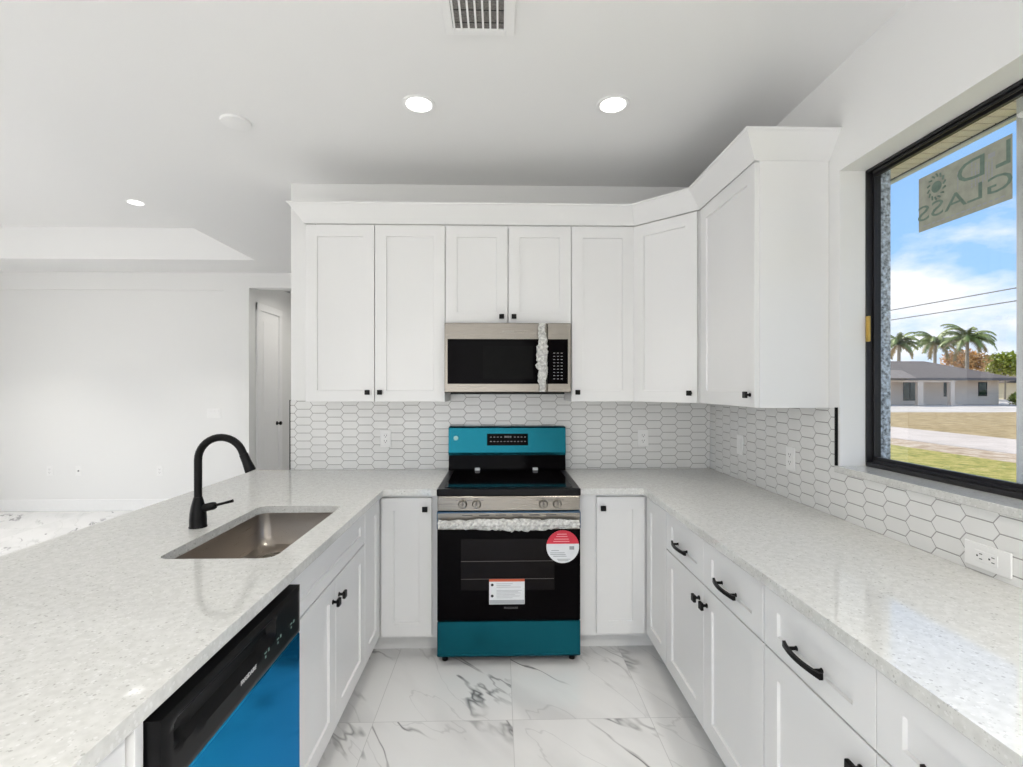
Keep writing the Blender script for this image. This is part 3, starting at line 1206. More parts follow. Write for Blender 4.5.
# ------------------------------------------------------------------ tile backsplash
def splash(name, f, length, z0, ztop, phase_x, phase_z, label, trim):
    """f: frame on the wall surface; ztop(x) step list [(x0,x1,z1)]"""
    t = thing(name, label, 'backsplash', tuple(f(length / 2, 0, z0)))
    t['kind'] = 'structure'
    px, pz, sl, gap = 0.1015, 0.0525, 0.0205, 0.0019
    bmg = BM()
    for a, b, z1 in ztop:
        box(bmg, f, a, b, 0.0005, 0.0071, z0, z1)
    obj('grout', bmg, M['grout'], t)
    bm = BM()
    ang = math.atan2(sl, pz / 2)
    for a, b, z1 in ztop:
        sub = BM()
        i0 = int((a - phase_x) / px) - 2
        i1 = int((b - phase_x) / px) + 2
        for i in range(i0, i1 + 1):
            for j in range(int((z0 - phase_z) / pz) - 2, int((z1 - phase_z) / pz) + 3):
                cx = phase_x + (i + 0.5) * px + sl / 2
                cz = phase_z + j * pz + (pz / 2 if i % 2 else 0)
                hx = (px + sl) / 2
                fl = (px - sl) / 2
                tilt = random.uniform(-0.0004, 0.0004)
                tilt2 = random.uniform(-0.0003, 0.0003)

                def ring(g, n):
                    k = 1.0
                    gg = g / math.cos(math.atan2(sl, pz / 2)) 
                    pts = ((-fl, -pz / 2 + g), (fl, -pz / 2 + g), (hx - gg, 0), (fl, pz / 2 - g), (-fl, pz / 2 - g), (-hx + gg, 0))
                    return [sub.verts.new(f(cx + u, n + tilt * u / hx + tilt2 * v / pz, cz + v)) for u, v in pts]
                r0, r1, r2 = ring(gap, 0.006), ring(gap, 0.0075), ring(gap + 0.0009, 0.008)
                for p, q in ((r0, r1), (r1, r2)):
                    for k in range(6):
                        sub.faces.new((p[k], p[(k + 1) % 6], q[(k + 1) % 6], q[k]))
                sub.faces.new(r2)
        for co, no in ((f(a, 0, 0), f.ex * -1), (f(b, 0, 0), f.ex), (f(0, 0, z0), Vector((0, 0, -1))), (f(0, 0, z1), Vector((0, 0, 1)))):
            bmesh.ops.bisect_plane(sub, geom=sub.verts[:] + sub.edges[:] + sub.faces[:], plane_co=co, plane_no=no, clear_outer=True)
        me = bpy.data.meshes.new('tmp')
        sub.to_mesh(me)
        sub.free()
        bm.from_mesh(me)
        bpy.data.meshes.remove(me)
    obj('tiles', bm, M['tile'], t)
    for args in trim:
        bm = BM()
        box(bm, f, *args)
        obj('edge_trim', bm, M['black'], t, label='thin black metal edge strip')


fw = Fr(WL, D, 0)
splash('backsplash', fw, R - WL - 0.001, CT + 0.0005, [(0, S2 - WL + 0.001, UB), (S2 - WL + 0.001, S4 - WL - 0.001, 1.4285), (S4 - WL - 0.001, R - WL - 0.009, UB)], -1.257 - WL, 1.078 - 0.0525 / 2, 'white elongated hexagon tile backsplash on the back wall behind the stove', [(-0.006, 0.0, 0.0, 0.0105, CT + 0.001, UB + 0.004)])
fw2 = Fr(R, D, -90)
splash('backsplash', fw2, D - 0.4, CT + 0.0005, [(0.009, D - 2.045, UB), (D - 2.045, D - 0.56, WZ0 - 0.002)], D - 1.482, 1.0455, 'white elongated hexagon tile backsplash on the right wall, running below the window', [(D - 2.045, D - 2.0385, 0.0, 0.0105, 1.1315, UB + 0.004)])

# ------------------------------------------------------------------ outlets and switches
def plate(f, x, z, kind, label, horizontal=False, name='outlet', group='white wall plates'):
    t = thing(name, label, 'outlet' if kind in ('duplex', 'cable') else 'light switch', tuple(f(x, 0, z)), group)
    n0 = f.n0 if hasattr(f, 'n0') else 0
    gangs = 3 if kind == 'triple' else 1
    w, h = 0.072 + 0.046 * (gangs - 1), 0.138 if horizontal else 0.116

    def b(bm, u0, u1, v0, v1, a, c, bev=0.0):
        if horizontal:
            box(bm, f, x + v0, x + v1, n0 + a, n0 + c, z + u0, z + u1, bev)
        else:
            box(bm, f, x + u0, x + u1, n0 + a, n0 + c, z + v0, z + v1, bev)
    bm = BM()
    b(bm, -w / 2, w / 2, -h / 2, h / 2, 0, 0.006, 0.002)
    obj('cover_plate', bm, M['white_plastic'], t)
    if kind == 'duplex':
        bm = BM()
        b(bm, -0.0165, 0.0165, -0.034, 0.034, 0.006, 0.0085, 0.001)
        rc = obj('receptacle', bm, M['white_plastic'], t)
        bm = BM()
        for s in (-1, 1):
            c = s * 0.018
            b(bm, -0.0085, -0.0060, c - 0.001, c + 0.008, 0.0080, 0.0089)
            b(bm, 0.0060, 0.0085, c - 0.001, c + 0.008, 0.0080, 0.0089)
            b(bm, -0.0025, 0.0025, c - 0.010, c - 0.005, 0.0080, 0.0089)
        obj('slots', bm, M['slot'], rc)
    elif kind == 'cable':
        bm = BM()
        p = f(x, n0 + 0.006, z)
        lathe(bm, p, [(0.008, 0), (0.008, 0.003), (0.005, 0.004), (0.005, 0.012)], axis=f.en, seg=12)
        obj('socket', bm, M['slot'], t)
    else:
        for g in range(gangs):
            c = (g - (gangs - 1) / 2) * 0.046
            bm = BM()
            b(bm, c - 0.0165, c + 0.0165, -0.034, 0.034, 0.006, 0.0085, 0.001)
            b(bm, c - 0.014, c + 0.014, 0.002, 0.031, 0.0085, 0.0105, 0.001)
            obj('rocker', bm, M['white_plastic'], t)


fo = Fr(0, D - 0.0085, 0)
plate(fo, -0.757, 1.120, 'duplex', 'white outlet in the back wall tiles left of the stove')
plate(fo, 0.962, 1.118, 'duplex', 'white outlet in the back wall tiles right of the stove')
fo2 = Fr(R - 0.0085, 0, -90)
plate(fo2, -2.86, 1.122, 'rocker', 'white rocker switch in the right wall tiles next to the corner', name='light_switch')
plate(fo2, -2.357, 1.113, 'duplex', 'white upright outlet in the right wall tiles, between the switch and the window')
plate(fo2, -1.392, 0.966, 'duplex', 'white outlet mounted sideways in the tiles below the window', horizontal=True)
fo3 = Fr(0, FARY + 0.03, 0)
k_ = (FARY + 0.03) / 5.85
plate(fo3, -5.24 * k_, 0.472, 'duplex', 'white outlet low on the far living room wall, first from the left')
plate(fo3, -4.909 * k_, 0.472, 'cable', 'white cable outlet with a dark socket low on the far living room wall')
plate(fo3, -3.98 * k_, 0.468, 'duplex', 'white outlet low on the far living room wall, on the side of the hall opening')
plate(fo3, -3.345 * k_ - 0.01, 1.15, 'triple', 'white triple switch plate on the far wall left of the hall opening', name='light_switch')

# ------------------------------------------------------------------ range
RX0, RX1 = -0.3275, 0.4245
t = thing('range', 'black and steel electric stove with teal protective film on backguard and drawer', 'stove', ((RX0 + RX1) / 2, 2.93, 0))
YFR = 2.60           # front of the chassis
f = Fr(RX0, YFR, 0)
RW = RX1 - RX0
bm = BM()
box(bm, f, 0.003, RW - 0.003, -0.66, 0, 0.045, 0.888, 0.003)
obj('chassis', bm, M['blackplastic'], t)
bm = BM()
box(bm, f, -0.004, RW + 0.004, -0.56, 0.018, 0.888, 0.926, 0.006, seg=2)
ct = obj('cooktop', bm, M['blackplastic'], t)
bm = BM()
box(bm, f, 0.035, RW - 0.035, -0.555, -0.015, 0.926, 0.929, 0.001)
gl_ = obj('cooktop_glass', bm, M['blackgloss'], ct)
for cx, cy, rr in ((0.19, -0.17, 0.115), (0.56, -0.17, 0.09), (0.19, -0.42, 0.075), (0.56, -0.42, 0.10)):
    bm = BM()
    tube(bm, [f(cx + rr * math.cos(2 * math.pi * k / 40), cy + rr * math.sin(2 * math.pi * k / 40), 0.9288) for k in range(41)], 0.0008, 6)
    obj('burner_ring', bm, M['ovenwin'], ct)
for cx in (0.185, 0.555):
    bm = BM()
    box(bm, f, cx - 0.016, cx + 0.016, -0.552, -0.53, 0.9292, 0.945, 0.002)
    obj('shipping_tab', bm, M['paper'], ct, label='small pale packing tab at the back of the cooktop')
# control strip with four knobs
bm = BM()
box(bm, f, 0.002, RW - 0.002, 0.0, 0.020, 0.812, 0.887, 0.003)
cp = obj('control_panel', bm, M['steel'], t)
for px in (461.3, 475.0, 542.6, 556.7):
    kx = {461.3: 0.133, 475.0: 0.206, 542.6: 0.556, 556.7: 0.630}[px]
    bm = BM()
    lathe(bm, f(kx, 0.020, 0.848), [(0.024, 0), (0.024, 0.004), (0.020, 0.007), (0.019, 0.020), (0.017, 0.022)], axis=f.en, seg=24)
    box(bm, f, kx - 0.005, kx + 0.005, 0.040, 0.050, 0.848 - 0.018, 0.848 + 0.020, 0.002)
    kb = obj('knob', bm, M['steel'], cp, smooth=True)
bm = BM()
for kx in (0.133, 0.206, 0.556, 0.630):
    box(bm, f, kx - 0.0018, kx + 0.0018, 0.0496, 0.0506, 0.848, 0.868)
    for dx in (-0.030, 0.030):
        box(bm, f, kx + dx - 0.006, kx + dx + 0.006, 0.0196, 0.0204, 0.866, 0.869)
    box(bm, f, kx - 0.008, kx + 0.008, 0.0196, 0.0204, 0.876, 0.879)
obj('knob_print', bm, M['slot'], cp)
# oven door
od_bm = BM()
box(od_bm, f, 0.0, RW, 0.0, 0.022, 0.236, 0.806, 0.003)
od = obj('oven_door', od_bm, M['blackgloss'], t)
bm = BM()
box(bm, f, 0.0, RW, 0.0215, 0.0245, 0.715, 0.803, 0.001)
obj('door_trim', bm, M['steel'], od, label='brushed steel top band of the oven door')
for i in range(6):
    bm = BM()
    box(bm, f, 0.13 + 0.088 * i, 0.13 + 0.088 * i + 0.055, 0.0240, 0.0250, 0.788, 0.793)
    obj('vent_slot', bm, M['slot'], od)
bm = BM()
for x0, x1, z0, z1 in ((-0.0012, 0.003, 0.72, 0.804), (RW - 0.003, RW + 0.0012, 0.72, 0.804), (0.0, RW, 0.8010, 0.8075)):
    box(bm, f, x0, x1, 0.004, 0.0262, z0, z1)
obj('film_edge', bm, plain('dark_blue_film', (0.02, 0.075, 0.15), 0.3, noise=0.05), od, label='blue film edge left around the steel band')
bm = BM()
box(bm, f, 0.122, RW - 0.135, 0.0205, 0.0226, 0.395, 0.665, 0.002)
obj('oven_window', bm, M['ovenwin'], od)
bm = BM()
for z in (0.455, 0.548):
    tube(bm, [f(0.125, 0.0226, z), f(RW - 0.14, 0.0226, z)], 0.0014, 6)
obj('oven_rack', bm, M['steelwire'], od)
bm = BM()
tube(bm, [f(0.02, 0.058, 0.752), f(0.2, 0.060, 0.752), f(RW - 0.2, 0.060, 0.752), f(RW - 0.02, 0.058, 0.752)], 0.0135, 14)
for hx in (0.045, RW - 0.045):
    box(bm, f, hx - 0.014, hx + 0.014, 0.022, 0.056, 0.742, 0.762, 0.003)
hd = obj('handle', bm, M['steel'], od, smooth=True)
random.seed(11)


def crumple(p0, p1, n, seg, r_of, name, parent, droop=0.0):
    bm = BM()
    p0, p1 = Vector(p0), Vector(p1)
    ax = (p1 - p0).normalized()
    en = Vector((0, -1, 0))
    side = ax.cross(en).normalized()
    rings = []
    for i in range(n + 1):
        tt = i / n
        c = p0.lerp(p1, tt)
        ring = []
        for k in range(seg):
            a = 2 * math.pi * k / seg
            rr = r_of(tt) * random.uniform(0.78, 1.32)
            v = c + en * math.cos(a) * rr * 0.85 + side * math.sin(a) * rr + ax * random.uniform(-0.3, 0.3) * (p1 - p0).length / n
            if droop and v.z < c.z:
                v.z -= droop * random.random() * max(0, math.sin(math.pi * min(1, max(0, (tt - 0.28) / 0.62))))
            ring.append(bm.verts.new(v))
        rings.append(ring)
    for a, b in zip(rings, rings[1:]):
        for k in range(seg):
            bm.faces.new((a[k], a[(k + 1) % seg], b[k]))
            bm.faces.new((a[(k + 1) % seg], b[(k + 1) % seg], b[k]))
    return obj(name, bm, M['film'], parent, label='crumpled clear plastic wrap')


crumple(f(0.012, 0.060, 0.752), f(RW - 0.012, 0.060, 0.752), 46, 9, lambda q: 0.0185 + 0.006 * math.sin(math.pi * q), 'plastic_wrap', hd, droop=0.016)
# labels on the door
bm = BM()
box(bm, f, 0.272, 0.458, 0.0226, 0.0232, 0.322, 0.455)
lb = obj('warning_label', bm, M['paper'], od, label='white rectangular label with an orange-red top stripe')
bm = BM()
box(bm, f, 0.272, 0.458, 0.0230, 0.0236, 0.441, 0.456)
obj('header_stripe', bm, M['orange'], lb)
bm = BM()
box(bm, f, 0.274, 0.456, 0.0230, 0.0235, 0.324, 0.345)
for z in (0.43, 0.421, 0.412, 0.395, 0.388, 0.381, 0.372, 0.365, 0.356):
    box(bm, f, 0.31, 0.31 + random.uniform(0.07, 0.135), 0.0230, 0.0235, z - 0.0015, z + 0.0010)
obj('fine_print', bm, plain('label_grey', (0.42, 0.44, 0.46), 0.6, noise=0.03), lb)
for z in (0.424, 0.366):
    bm = BM()
    lathe(bm, f(0.288, 0.0232, z), [(0.0075, 0), (0.0075, 0.0006)], axis=f.en, seg=16)
    obj('dot', bm, M['printblack'], lb)
cxl, czl, rl = 0.659, 0.622, 0.0865


def disc_part(z0, z1, n0, n1):
    b = BM()
    pts = []
    steps = 48
    for k in range(steps):
        a = 2 * math.pi * k / steps
        z = czl + rl * math.sin(a)
        pts.append((cxl + rl * math.cos(a), min(max(z, z0), z1)))
    ded = []
    for p in pts:
        if not ded or (abs(p[0] - ded[-1][0]) + abs(p[1] - ded[-1][1])) > 1e-6:
            ded.append(p)
    # clamp x of flattened points to the chord
    extrude_poly(b, [f(x, n0, z) for x, z in ded], f.en * (n1 - n0))
    return b


bm = BM()
lathe(bm, f(cxl, 0.0226, czl), [(rl, 0), (rl, 0.0006)], axis=f.en, seg=48)
rb = obj('round_label', bm, M['paper'], od, label='round red and white label')
bm = BM()
pts = []
for k in range(33):
    a = math.radians(10 + 160 * k / 32)
    pts.append(f(cxl + rl * math.cos(a), 0.0231, czl + rl * math.sin(a)))
extrude_poly(bm, pts, f.en * 0.0005)
obj('red_cap', bm, M['red'], rb)
bm = BM()
for z, x0, x1 in ((0.602, -0.06, -0.02), (0.590, -0.066, 0.01), (0.581, -0.066, 0.015), (0.572, -0.05, 0.02), (0.556, -0.03, 0.04), (0.548, -0.025, 0.03)):
    box(bm, f, cxl + x0, cxl + x1, 0.0230, 0.0235, z - 0.0018, z + 0.0012)
box(bm, f, cxl + 0.035, cxl + 0.06, 0.0230, 0.0235, 0.606, 0.624)
obj('fine_print', bm, M['print'], rb)
bm = BM()
for z, hw in ((0.688, 0.03), (0.676, 0.035), (0.662, 0.045), (0.650, 0.05)):
    box(bm, f, cxl - hw, cxl + hw * 0.7, 0.0235, 0.0239, z - 0.002, z + 0.0015)
obj('cap_print', bm, plain('label_pink', (0.80, 0.35, 0.38), 0.5, noise=0.03), rb)
obj('lettering', text_bm('FRIGIDAIRE', 0.0145, face_mat(f, RW / 2 + 0.01, 0.0226, 0.302)), plain('grey_lettering', (0.14, 0.14, 0.14), 0.5, noise=0.02), od)
# drawer and feet
bm = BM()
box(bm, f, -0.001, RW + 0.001, 0.0, 0.020, 0.045, 0.230, 0.004)
box(bm, f, -0.001, RW + 0.001, 0.0, 0.023, 0.054, 0.061, 0.002)
obj('drawer', bm, M['bluefilm'], t, label='storage drawer covered in teal film')
for kx, kn in ((0.035, -0.012), (RW - 0.035, -0.012), (0.035, -0.6), (RW - 0.035, -0.6)):
    bm = BM()
    lathe(bm, f(kx, kn - 0.03, 0), [(0.016, 0), (0.016, 0.016), (0.010, 0.02), (0.010, 0.050)], seg=16)
    obj('foot', bm, M['black'], t)
# backguard
fbk = Fr(RX0, D - 0.09, 0)
bm = BM()
extrude_poly(bm, [fbk(0.0, n, z) for n, z in ((-0.078, 0.926), (0.042, 0.926), (0.042, 0.938), (0.030, 1.022), (-0.078, 1.022))], fbk.ex * RW)
bg = obj('backguard', bm, M['blackgloss'], t)
bm = BM()
extrude_poly(bm, [fbk(-0.002, n, z) for n, z in ((-0.078, 1.0225), (0.034, 1.0225), (0.036, 1.040), (0.022, 1.196), (0.012, 1.203), (-0.078, 1.203))], fbk.ex * (RW + 0.004))
bp = obj('backguard_panel', bm, M['bluefilm'], bg, label='upper backguard panel covered in teal film')


def bgm(x, z, n=0.0):
    return fbk(x, 0.036 - 0.014 * (z - 1.040) / 0.156 + n, z)


bm = BM()
extrude_poly(bm, [bgm(0.245, 1.085, 0.0003), bgm(0.510, 1.085, 0.0003), bgm(0.510, 1.160, 0.0003), bgm(0.245, 1.160, 0.0003)], fbk.en * 0.0015)
dp = obj('display', bm, M['blackgloss'], bp)
bm = BM()
for r_, z in enumerate((1.136, 1.108)):
    for i in range(11):
        x = 0.265 + 0.022 * i
        if r_ == 0 and 4 <= i <= 6:
            continue
        extrude_poly(bm, [bgm(x, z, 0.0017), bgm(x + 0.011, z, 0.0017), bgm(x + 0.011, z + 0.005, 0.0017), bgm(x, z + 0.005, 0.0017)], fbk.en * 0.0004)
for x in (0.358, 0.370, 0.382, 0.394):
    extrude_poly(bm, [bgm(x, 1.134, 0.0017), bgm(x + 0.008, 1.134, 0.0017), bgm(x + 0.008, 1.146, 0.0017), bgm(x, 1.146, 0.0017)], fbk.en * 0.0004)
obj('button_marks', bm, M['ledtext'], dp)
bm = BM()
lathe(bm, bgm(0.045, 1.132, 0.0), [(0.015, 0), (0.015, 0.0012), (0.008, 0.0014)], axis=fbk.en, seg=24)
obj('badge', bm, plain('pale_teal_sticker', (0.45, 0.72, 0.70), 0.4, noise=0.02), bp, label='small pale round sticker')

# ------------------------------------------------------------------ microwave
MX0, MX1, MZ0, MZ1, MYF = -0.3245, 0.4205, 1.430, 1.8405, 2.89
t = thing('microwave', 'steel and black microwave hung under the cabinet above the stove', 'microwave', ((MX0 + MX1) / 2, 3.08, MZ0))
f = Fr(MX0, MYF + 0.035, 0)
MW = MX1 - MX0
bm = BM()
box(bm, f, 0, MW, -(D - MYF - 0.045), 0, MZ0, MZ1, 0.002)
obj('case', bm, M['blackplastic'], t)
bm = BM()
box(bm, f, 0.03, MW - 0.03, -0.30, -0.02, MZ0 - 0.012, MZ0, 0.002)
obj('vent_grille', bm, M['dark'], t)
SP = 0.604
bm = BM()
box(bm, f, 0, SP - 0.001, 0, 0.035, MZ0, MZ1 - 0.001, 0.004)
dr = obj('door', bm, M['steel'], t)
bm = BM()
box(bm, f, SP + 0.001, MW, 0, 0.035, MZ0, MZ1 - 0.001, 0.004)
cp = obj('control_panel', bm, M['steel'], t)
GZ0, GZ1 = 1.480, 1.744
bm = BM()
box(bm, f, 0.018, SP - 0.001, 0.0335, 0.0362, GZ0, GZ1, 0.001)
gw = obj('window', bm, M['blackgloss'], dr)
bm = BM()
box(bm, f, 0.226, 0.520, 0.0358, 0.0366, GZ0 + 0.03, GZ1 - 0.04)
obj('window_mesh', bm, plain('mesh_grey', (0.006, 0.006, 0.006), 0.25, noise=0.1, spec=0.03), gw)
bm = BM()
box(bm, f, SP + 0.001, MW - 0.018, 0.0335, 0.0362, GZ0, GZ1, 0.001)
kp = obj('keypad', bm, M['blackgloss'], cp)
bm = BM()
for i in range(3):
    for j in range(9):
        x = 0.640 + 0.022 * i
        z = 1.508 + 0.019 * j
        box(bm, f, x, x + 0.011, 0.0360, 0.0366, z, z + 0.0035)
obj('key_marks', bm, M['ledtext'], kp)
obj('lettering', text_bm('FRIGIDAIRE', 0.014, face_mat(f, MW / 2, 0.0355, 1.788)), plain('steel_lettering', (0.25, 0.24, 0.23), 0.5, noise=0.02), dr)
bm = BM()
hx = 0.572
tube(bm, [f(hx, 0.068, MZ0 + 0.012), f(hx, 0.070, MZ0 + 0.1), f(hx, 0.070, MZ1 - 0.1), f(hx, 0.068, MZ1 - 0.012)], 0.011, 12)
for z in (MZ0 + 0.03, MZ1 - 0.03):
    box(bm, f, hx - 0.009, hx + 0.009, 0.034, 0.066, z - 0.012, z + 0.012, 0.002)
hd = obj('handle', bm, M['steel'], dr, smooth=True)
random.seed(5)
crumple(f(hx, 0.070, MZ0 + 0.006), f(hx, 0.070, MZ1 - 0.006), 26, 8, lambda q: 0.016 + 0.016 * max(0, math.sin(math.pi * q)) ** 1.2 * random.uniform(0.7, 1.1), 'plastic_wrap', hd)

# ------------------------------------------------------------------ dishwasher
DY0, DY1, DXF = 0.893, 1.503, -0.602
t = thing('dishwasher', 'dishwasher with black control band and blue film on its door, under the peninsula', 'dishwasher', (-0.92, (DY0 + DY1) / 2, 0))
f = Fr(XLF, DY0, 90)
DW = DY1 - DY0
dn = DXF - XLF
bm = BM()
box(bm, f, 0.004, DW - 0.004, -0.58, 0.006, 0.10, 0.868)
obj('tub', bm, M['blackplastic'], t)
bm = BM()
box(bm, f, 0.01, DW - 0.01, -0.07, -0.05, 0.0, 0.11)
obj('toe_panel', bm, M['black'], t)
for a in (0.03, DW - 0.06):
    bm = BM()
    lathe(bm, f(a + 0.015, -0.53, 0), [(0.02, 0), (0.02, 0.012), (0.009, 0.016), (0.009, 0.1)], seg=12)
    obj('foot', bm, M['black'], t)
bm = BM()
box(bm, f, 0.002, DW - 0.002, 0.008, dn - 0.002, 0.115, 0.7245, 0.004)
dr = obj('door', bm, M['bluedoor'], t, label='door covered in glossy blue film')
# control band with a scooped pocket handle
bm = BM()
zt, zb = 0.865, 0.7245
nx, nz = 44, 16


def band_n(x, z):
    # pocket: ellipse-bottomed scoop on the left part of the band
    u = (x - 0.235) / 0.205
    if abs(u) >= 1:
        return dn
    zl = 0.795 - 0.022 * math.sqrt(max(0, 1 - u * u)) + 0.006
    if zl < z < 0.842:
        k = min(1.0, (z - zl) / 0.012, (0.842 - z) / 0.01, (1 - abs(u)) / 0.04)
        return dn - 0.022 * k
    return dn


grid = [[bm.verts.new(f(0.0 + DW * i / nx, band_n(DW * i / nx, zb + (zt - zb) * j / nz) - (0.004 if j in (0, nz) or i in (0, nx) else 0), zb + (zt - zb) * j / nz)) for j in range(nz + 1)] for i in range(nx + 1)]
for i in range(nx):
    for j in range(nz):
        bm.faces.new((grid[i][j], grid[i + 1][j], grid[i + 1][j + 1], grid[i][j + 1]))
border = [grid[i][0] for i in range(nx + 1)] + [grid[nx][j] for j in range(1, nz + 1)] + [grid[i][nz] for i in range(nx - 1, -1, -1)] + [grid[0][j] for j in range(nz - 1, 0, -1)]
back = []
for v in border:
    co = v.co.copy()
    co.x = XLF + 0.008
    back.append(bm.verts.new(co))
n = len(border)
for k in range(n):
    bm.faces.new((border[k], back[k], back[(k + 1) % n], border[(k + 1) % n]))
bm.faces.new(back)
cb = obj('control_band', bm, M['blackplastic'], t, smooth=True)
obj('lettering', text_bm('FRIGIDAIRE', 0.0145, face_mat(f, 0.300, dn, 0.772)), plain('pale_lettering', (0.62, 0.62, 0.62), 0.5, noise=0.02), cb)
bm = BM()
for x in (0.385, 0.455, 0.540):
    box(bm, f, x - 0.006, x + 0.006, dn - 0.0004, dn + 0.0005, 0.778, 0.781)
    box(bm, f, x - 0.003, x + 0.003, dn - 0.0004, dn + 0.0005, 0.766, 0.772)
    box(bm, f, x + 0.014, x + 0.020, dn - 0.0004, dn + 0.0005, 0.775, 0.783)
obj('button_marks', bm, plain('green_grey_print', (0.20, 0.32, 0.28), 0.5, noise=0.02), cb)

# ------------------------------------------------------------------ ceiling fittings
def downlight(x, y, z, label, power, spread=110):
    t = thing('downlight', label, 'ceiling light', (x, y, z), 'recessed ceiling lights')
    bm = BM()
    lathe(bm, (x, y, z), [(0.078, 0), (0.078, -0.003), (0.070, -0.006), (0.062, -0.004), (0.062, 0)], seg=36)
    obj('trim_ring', bm, M['trim'], t, smooth=True)
    bm = BM()
    lathe(bm, (x, y, z), [(0.060, -0.001), (0.060, -0.0045), (0.03, -0.005)], seg=32)
    obj('lens', bm, M['lens'], t)
    o = lamp('downlight_glow', 'AREA', power, (x, y, z - 0.012), (0, 0, -1), (1.0, 0.96, 0.90), shape='DISK', size=0.12, spread=math.radians(spread))
    return t


downlight(-0.385, 2.349, C, 'lit round downlight in the kitchen ceiling, to the left', 1.4, 75)
downlight(0.540, 2.331, C, 'lit round downlight in the kitchen ceiling, to the right', 1.6, 75)
for _x, _y, _w in ((-0.4, -0.3, 'above the sink side, behind the camera'), (0.95, -0.45, 'above the right worktop, just behind the camera'), (0.95, -1.3, 'above the right side, well behind the camera'), (-0.4, -2.2, 'near the rear doors, sink side'), (0.55, -2.2, 'near the rear doors, window side'), (-1.9, 1.1, 'above the outer edge of the peninsula'), (-1.9, -1.6, 'over the dining spot behind the peninsula')):  # unseen downlights, added to brighten the cabinets, worktops and ceiling
    downlight(_x, _y, C, 'added fill downlight in the kitchen ceiling, out of view, ' + _w, 4.0 if _x < -1.5 else 7.5 if _x < 0 else 25, 125)
for _x, _y in ((-5.2, 4.56), (-3.345, 1.6), (-5.2, 1.6)):  # unseen tray downlights, added to lift the living room light
    downlight(_x, _y, TZ, 'added fill downlight in the living room tray, out of view', 13, 85)
downlight(-3.32, 4.56, TZ, 'lit round downlight up in the living room ceiling tray', 9, 85)
downlight(-2.3, 6.45, C, 'added fill downlight in the hall ceiling beyond the living room, out of view', 5, 150)  # unseen fixture, added to brighten the hall and its door

bm = BM()
lathe(bm, (-1.339, 2.527, C), [(0.072, 0), (0.072, -0.006), (0.069, -0.010), (0.062, -0.011), (0.01, -0.0125)], seg=36)
tag(obj('ceiling_cover', bm, M['trim'], smooth=True), 'flat round white cover plate on the kitchen ceiling, unlit', 'ceiling cover')

t = thing('air_vent', 'white ceiling air grille with dark slots, at the top edge of the picture', 'vent', (-0.075, 1.72, C))
VX0, VX1, VY0, VY1 = -0.205, 0.055, 1.42, 1.872
bm = BM()
for x0, x1, y0, y1 in ((VX0, VX0 + 0.03, VY0, VY1), (VX1 - 0.035, VX1, VY0, VY1), (VX0 + 0.03, VX1 - 0.035, VY1 - 0.03, VY1), (VX0 + 0.03, VX1 - 0.035, VY0, VY0 + 0.03)):
    wbox(bm, x0, x1, y0, y1, C - 0.010, C - 0.0003, 0.002)
obj('frame', bm, M['trim'], t)
for i in range(8):
    x = VX0 + 0.034 + 0.0268 * i
    bm = BM()
    wbox(bm, x - 0.0015, x + 0.0055, VY0 + 0.03, VY1 - 0.03, C - 0.012, C - 0.0065)
    obj('louver', bm, M['trim'], t)
bm = BM()
wbox(bm, VX0 + 0.03, VX1 - 0.035, VY0 + 0.03, VY1 - 0.03, C - 0.0045, C - 0.0005)
obj('filter', bm, M['filter'], t)
bm = BM()
for y in (1.75, 1.81):
    wbox(bm, VX0 + 0.03, VX1 - 0.035, y, y + 0.003, C - 0.0060, C - 0.0046)
obj('crossbar', bm, M['dark'], t)

# ------------------------------------------------------------------ outside
GZ = -0.33


def flat(name, pts, z, mat, label, kind, cat=None):
    bm = BM()
    prism(bm, pts, z - 0.2, z)
    o = obj(name, bm, mat)
    o['kind'] = kind
    o['label'] = label
    if cat:
        o['category'] = cat
    return o


flat('ground', [(-60, -60), (160, -60), (160, 170), (-60, 170)], GZ - 0.03, M['sand'], 'pale sandy ground outside', 'structure')
flat('lawn', [(1.68, -30), (12.1, -30), (12.0, 0), (11.9, 60), (1.68, 60)], GZ + 0.02, M['lawn'], 'yellow-green lawn below the window', 'stuff', 'grass')
flat('verge', [(11.5, -40), (13.65, -40), (13.65, 90), (11.5, 90)], GZ, M['verge'], 'bare sandy verge between the lawn and the road', 'structure')
flat('road', [(13.65, -50), (17.45, -50), (17.45, 120), (13.65, 120)], GZ + 0.012, M['road'], 'pale road running past the house', 'structure')
flat('dry_grass', [(17.45, -50), (40, -50), (52, 36.5), (34, 33.2), (26, 33.5), (17.45, 37)], GZ + 0.015, M['drygrass'], 'dry brown grass beyond the road', 'stuff', 'grass')

# eave above the window and a porch post
t = thing('eave', 'cream boarded roof eave seen through the top of the kitchen window', 'eave', (1.9, 2, 2.55))
t['kind'] = 'structure'
bm = BM()
y = -1.5
while y < 6.5:
    wbox(bm, XO, 2.05, y, y + 0.045, 2.55, 2.558)
    y += 0.052
obj('soffit_boards', bm, M['soffit'], t)
bm = BM()
wbox(bm, XO, 2.05, -1.5, 6.5, 2.562, 2.59)
obj('backing', bm, M['dark'], t)
bm = BM()
wbox(bm, 2.05, 2.054, -1.5, 6.5, 2.546, 2.60)
obj('drip_edge', bm, M['dark'], t)
bm = BM()
wbox(bm, 2.056, 2.085, -1.5, 6.5, 2.540, 2.75)
obj('fascia', bm, M['postpaint'], t)
bm = BM()
wbox(bm, XO, 2.085, -1.5, 6.5, 2.752, 2.80)
obj('roof_edge', bm, M['roof'], t)

bm = BM()
wbox(bm, 1.86, 2.04, 1.53, 1.728, GZ - 0.05, 2.548, 0.004)
struct('porch_post', bm, M['postpaint'], 'pale stucco porch post outside the kitchen window, at the right edge')


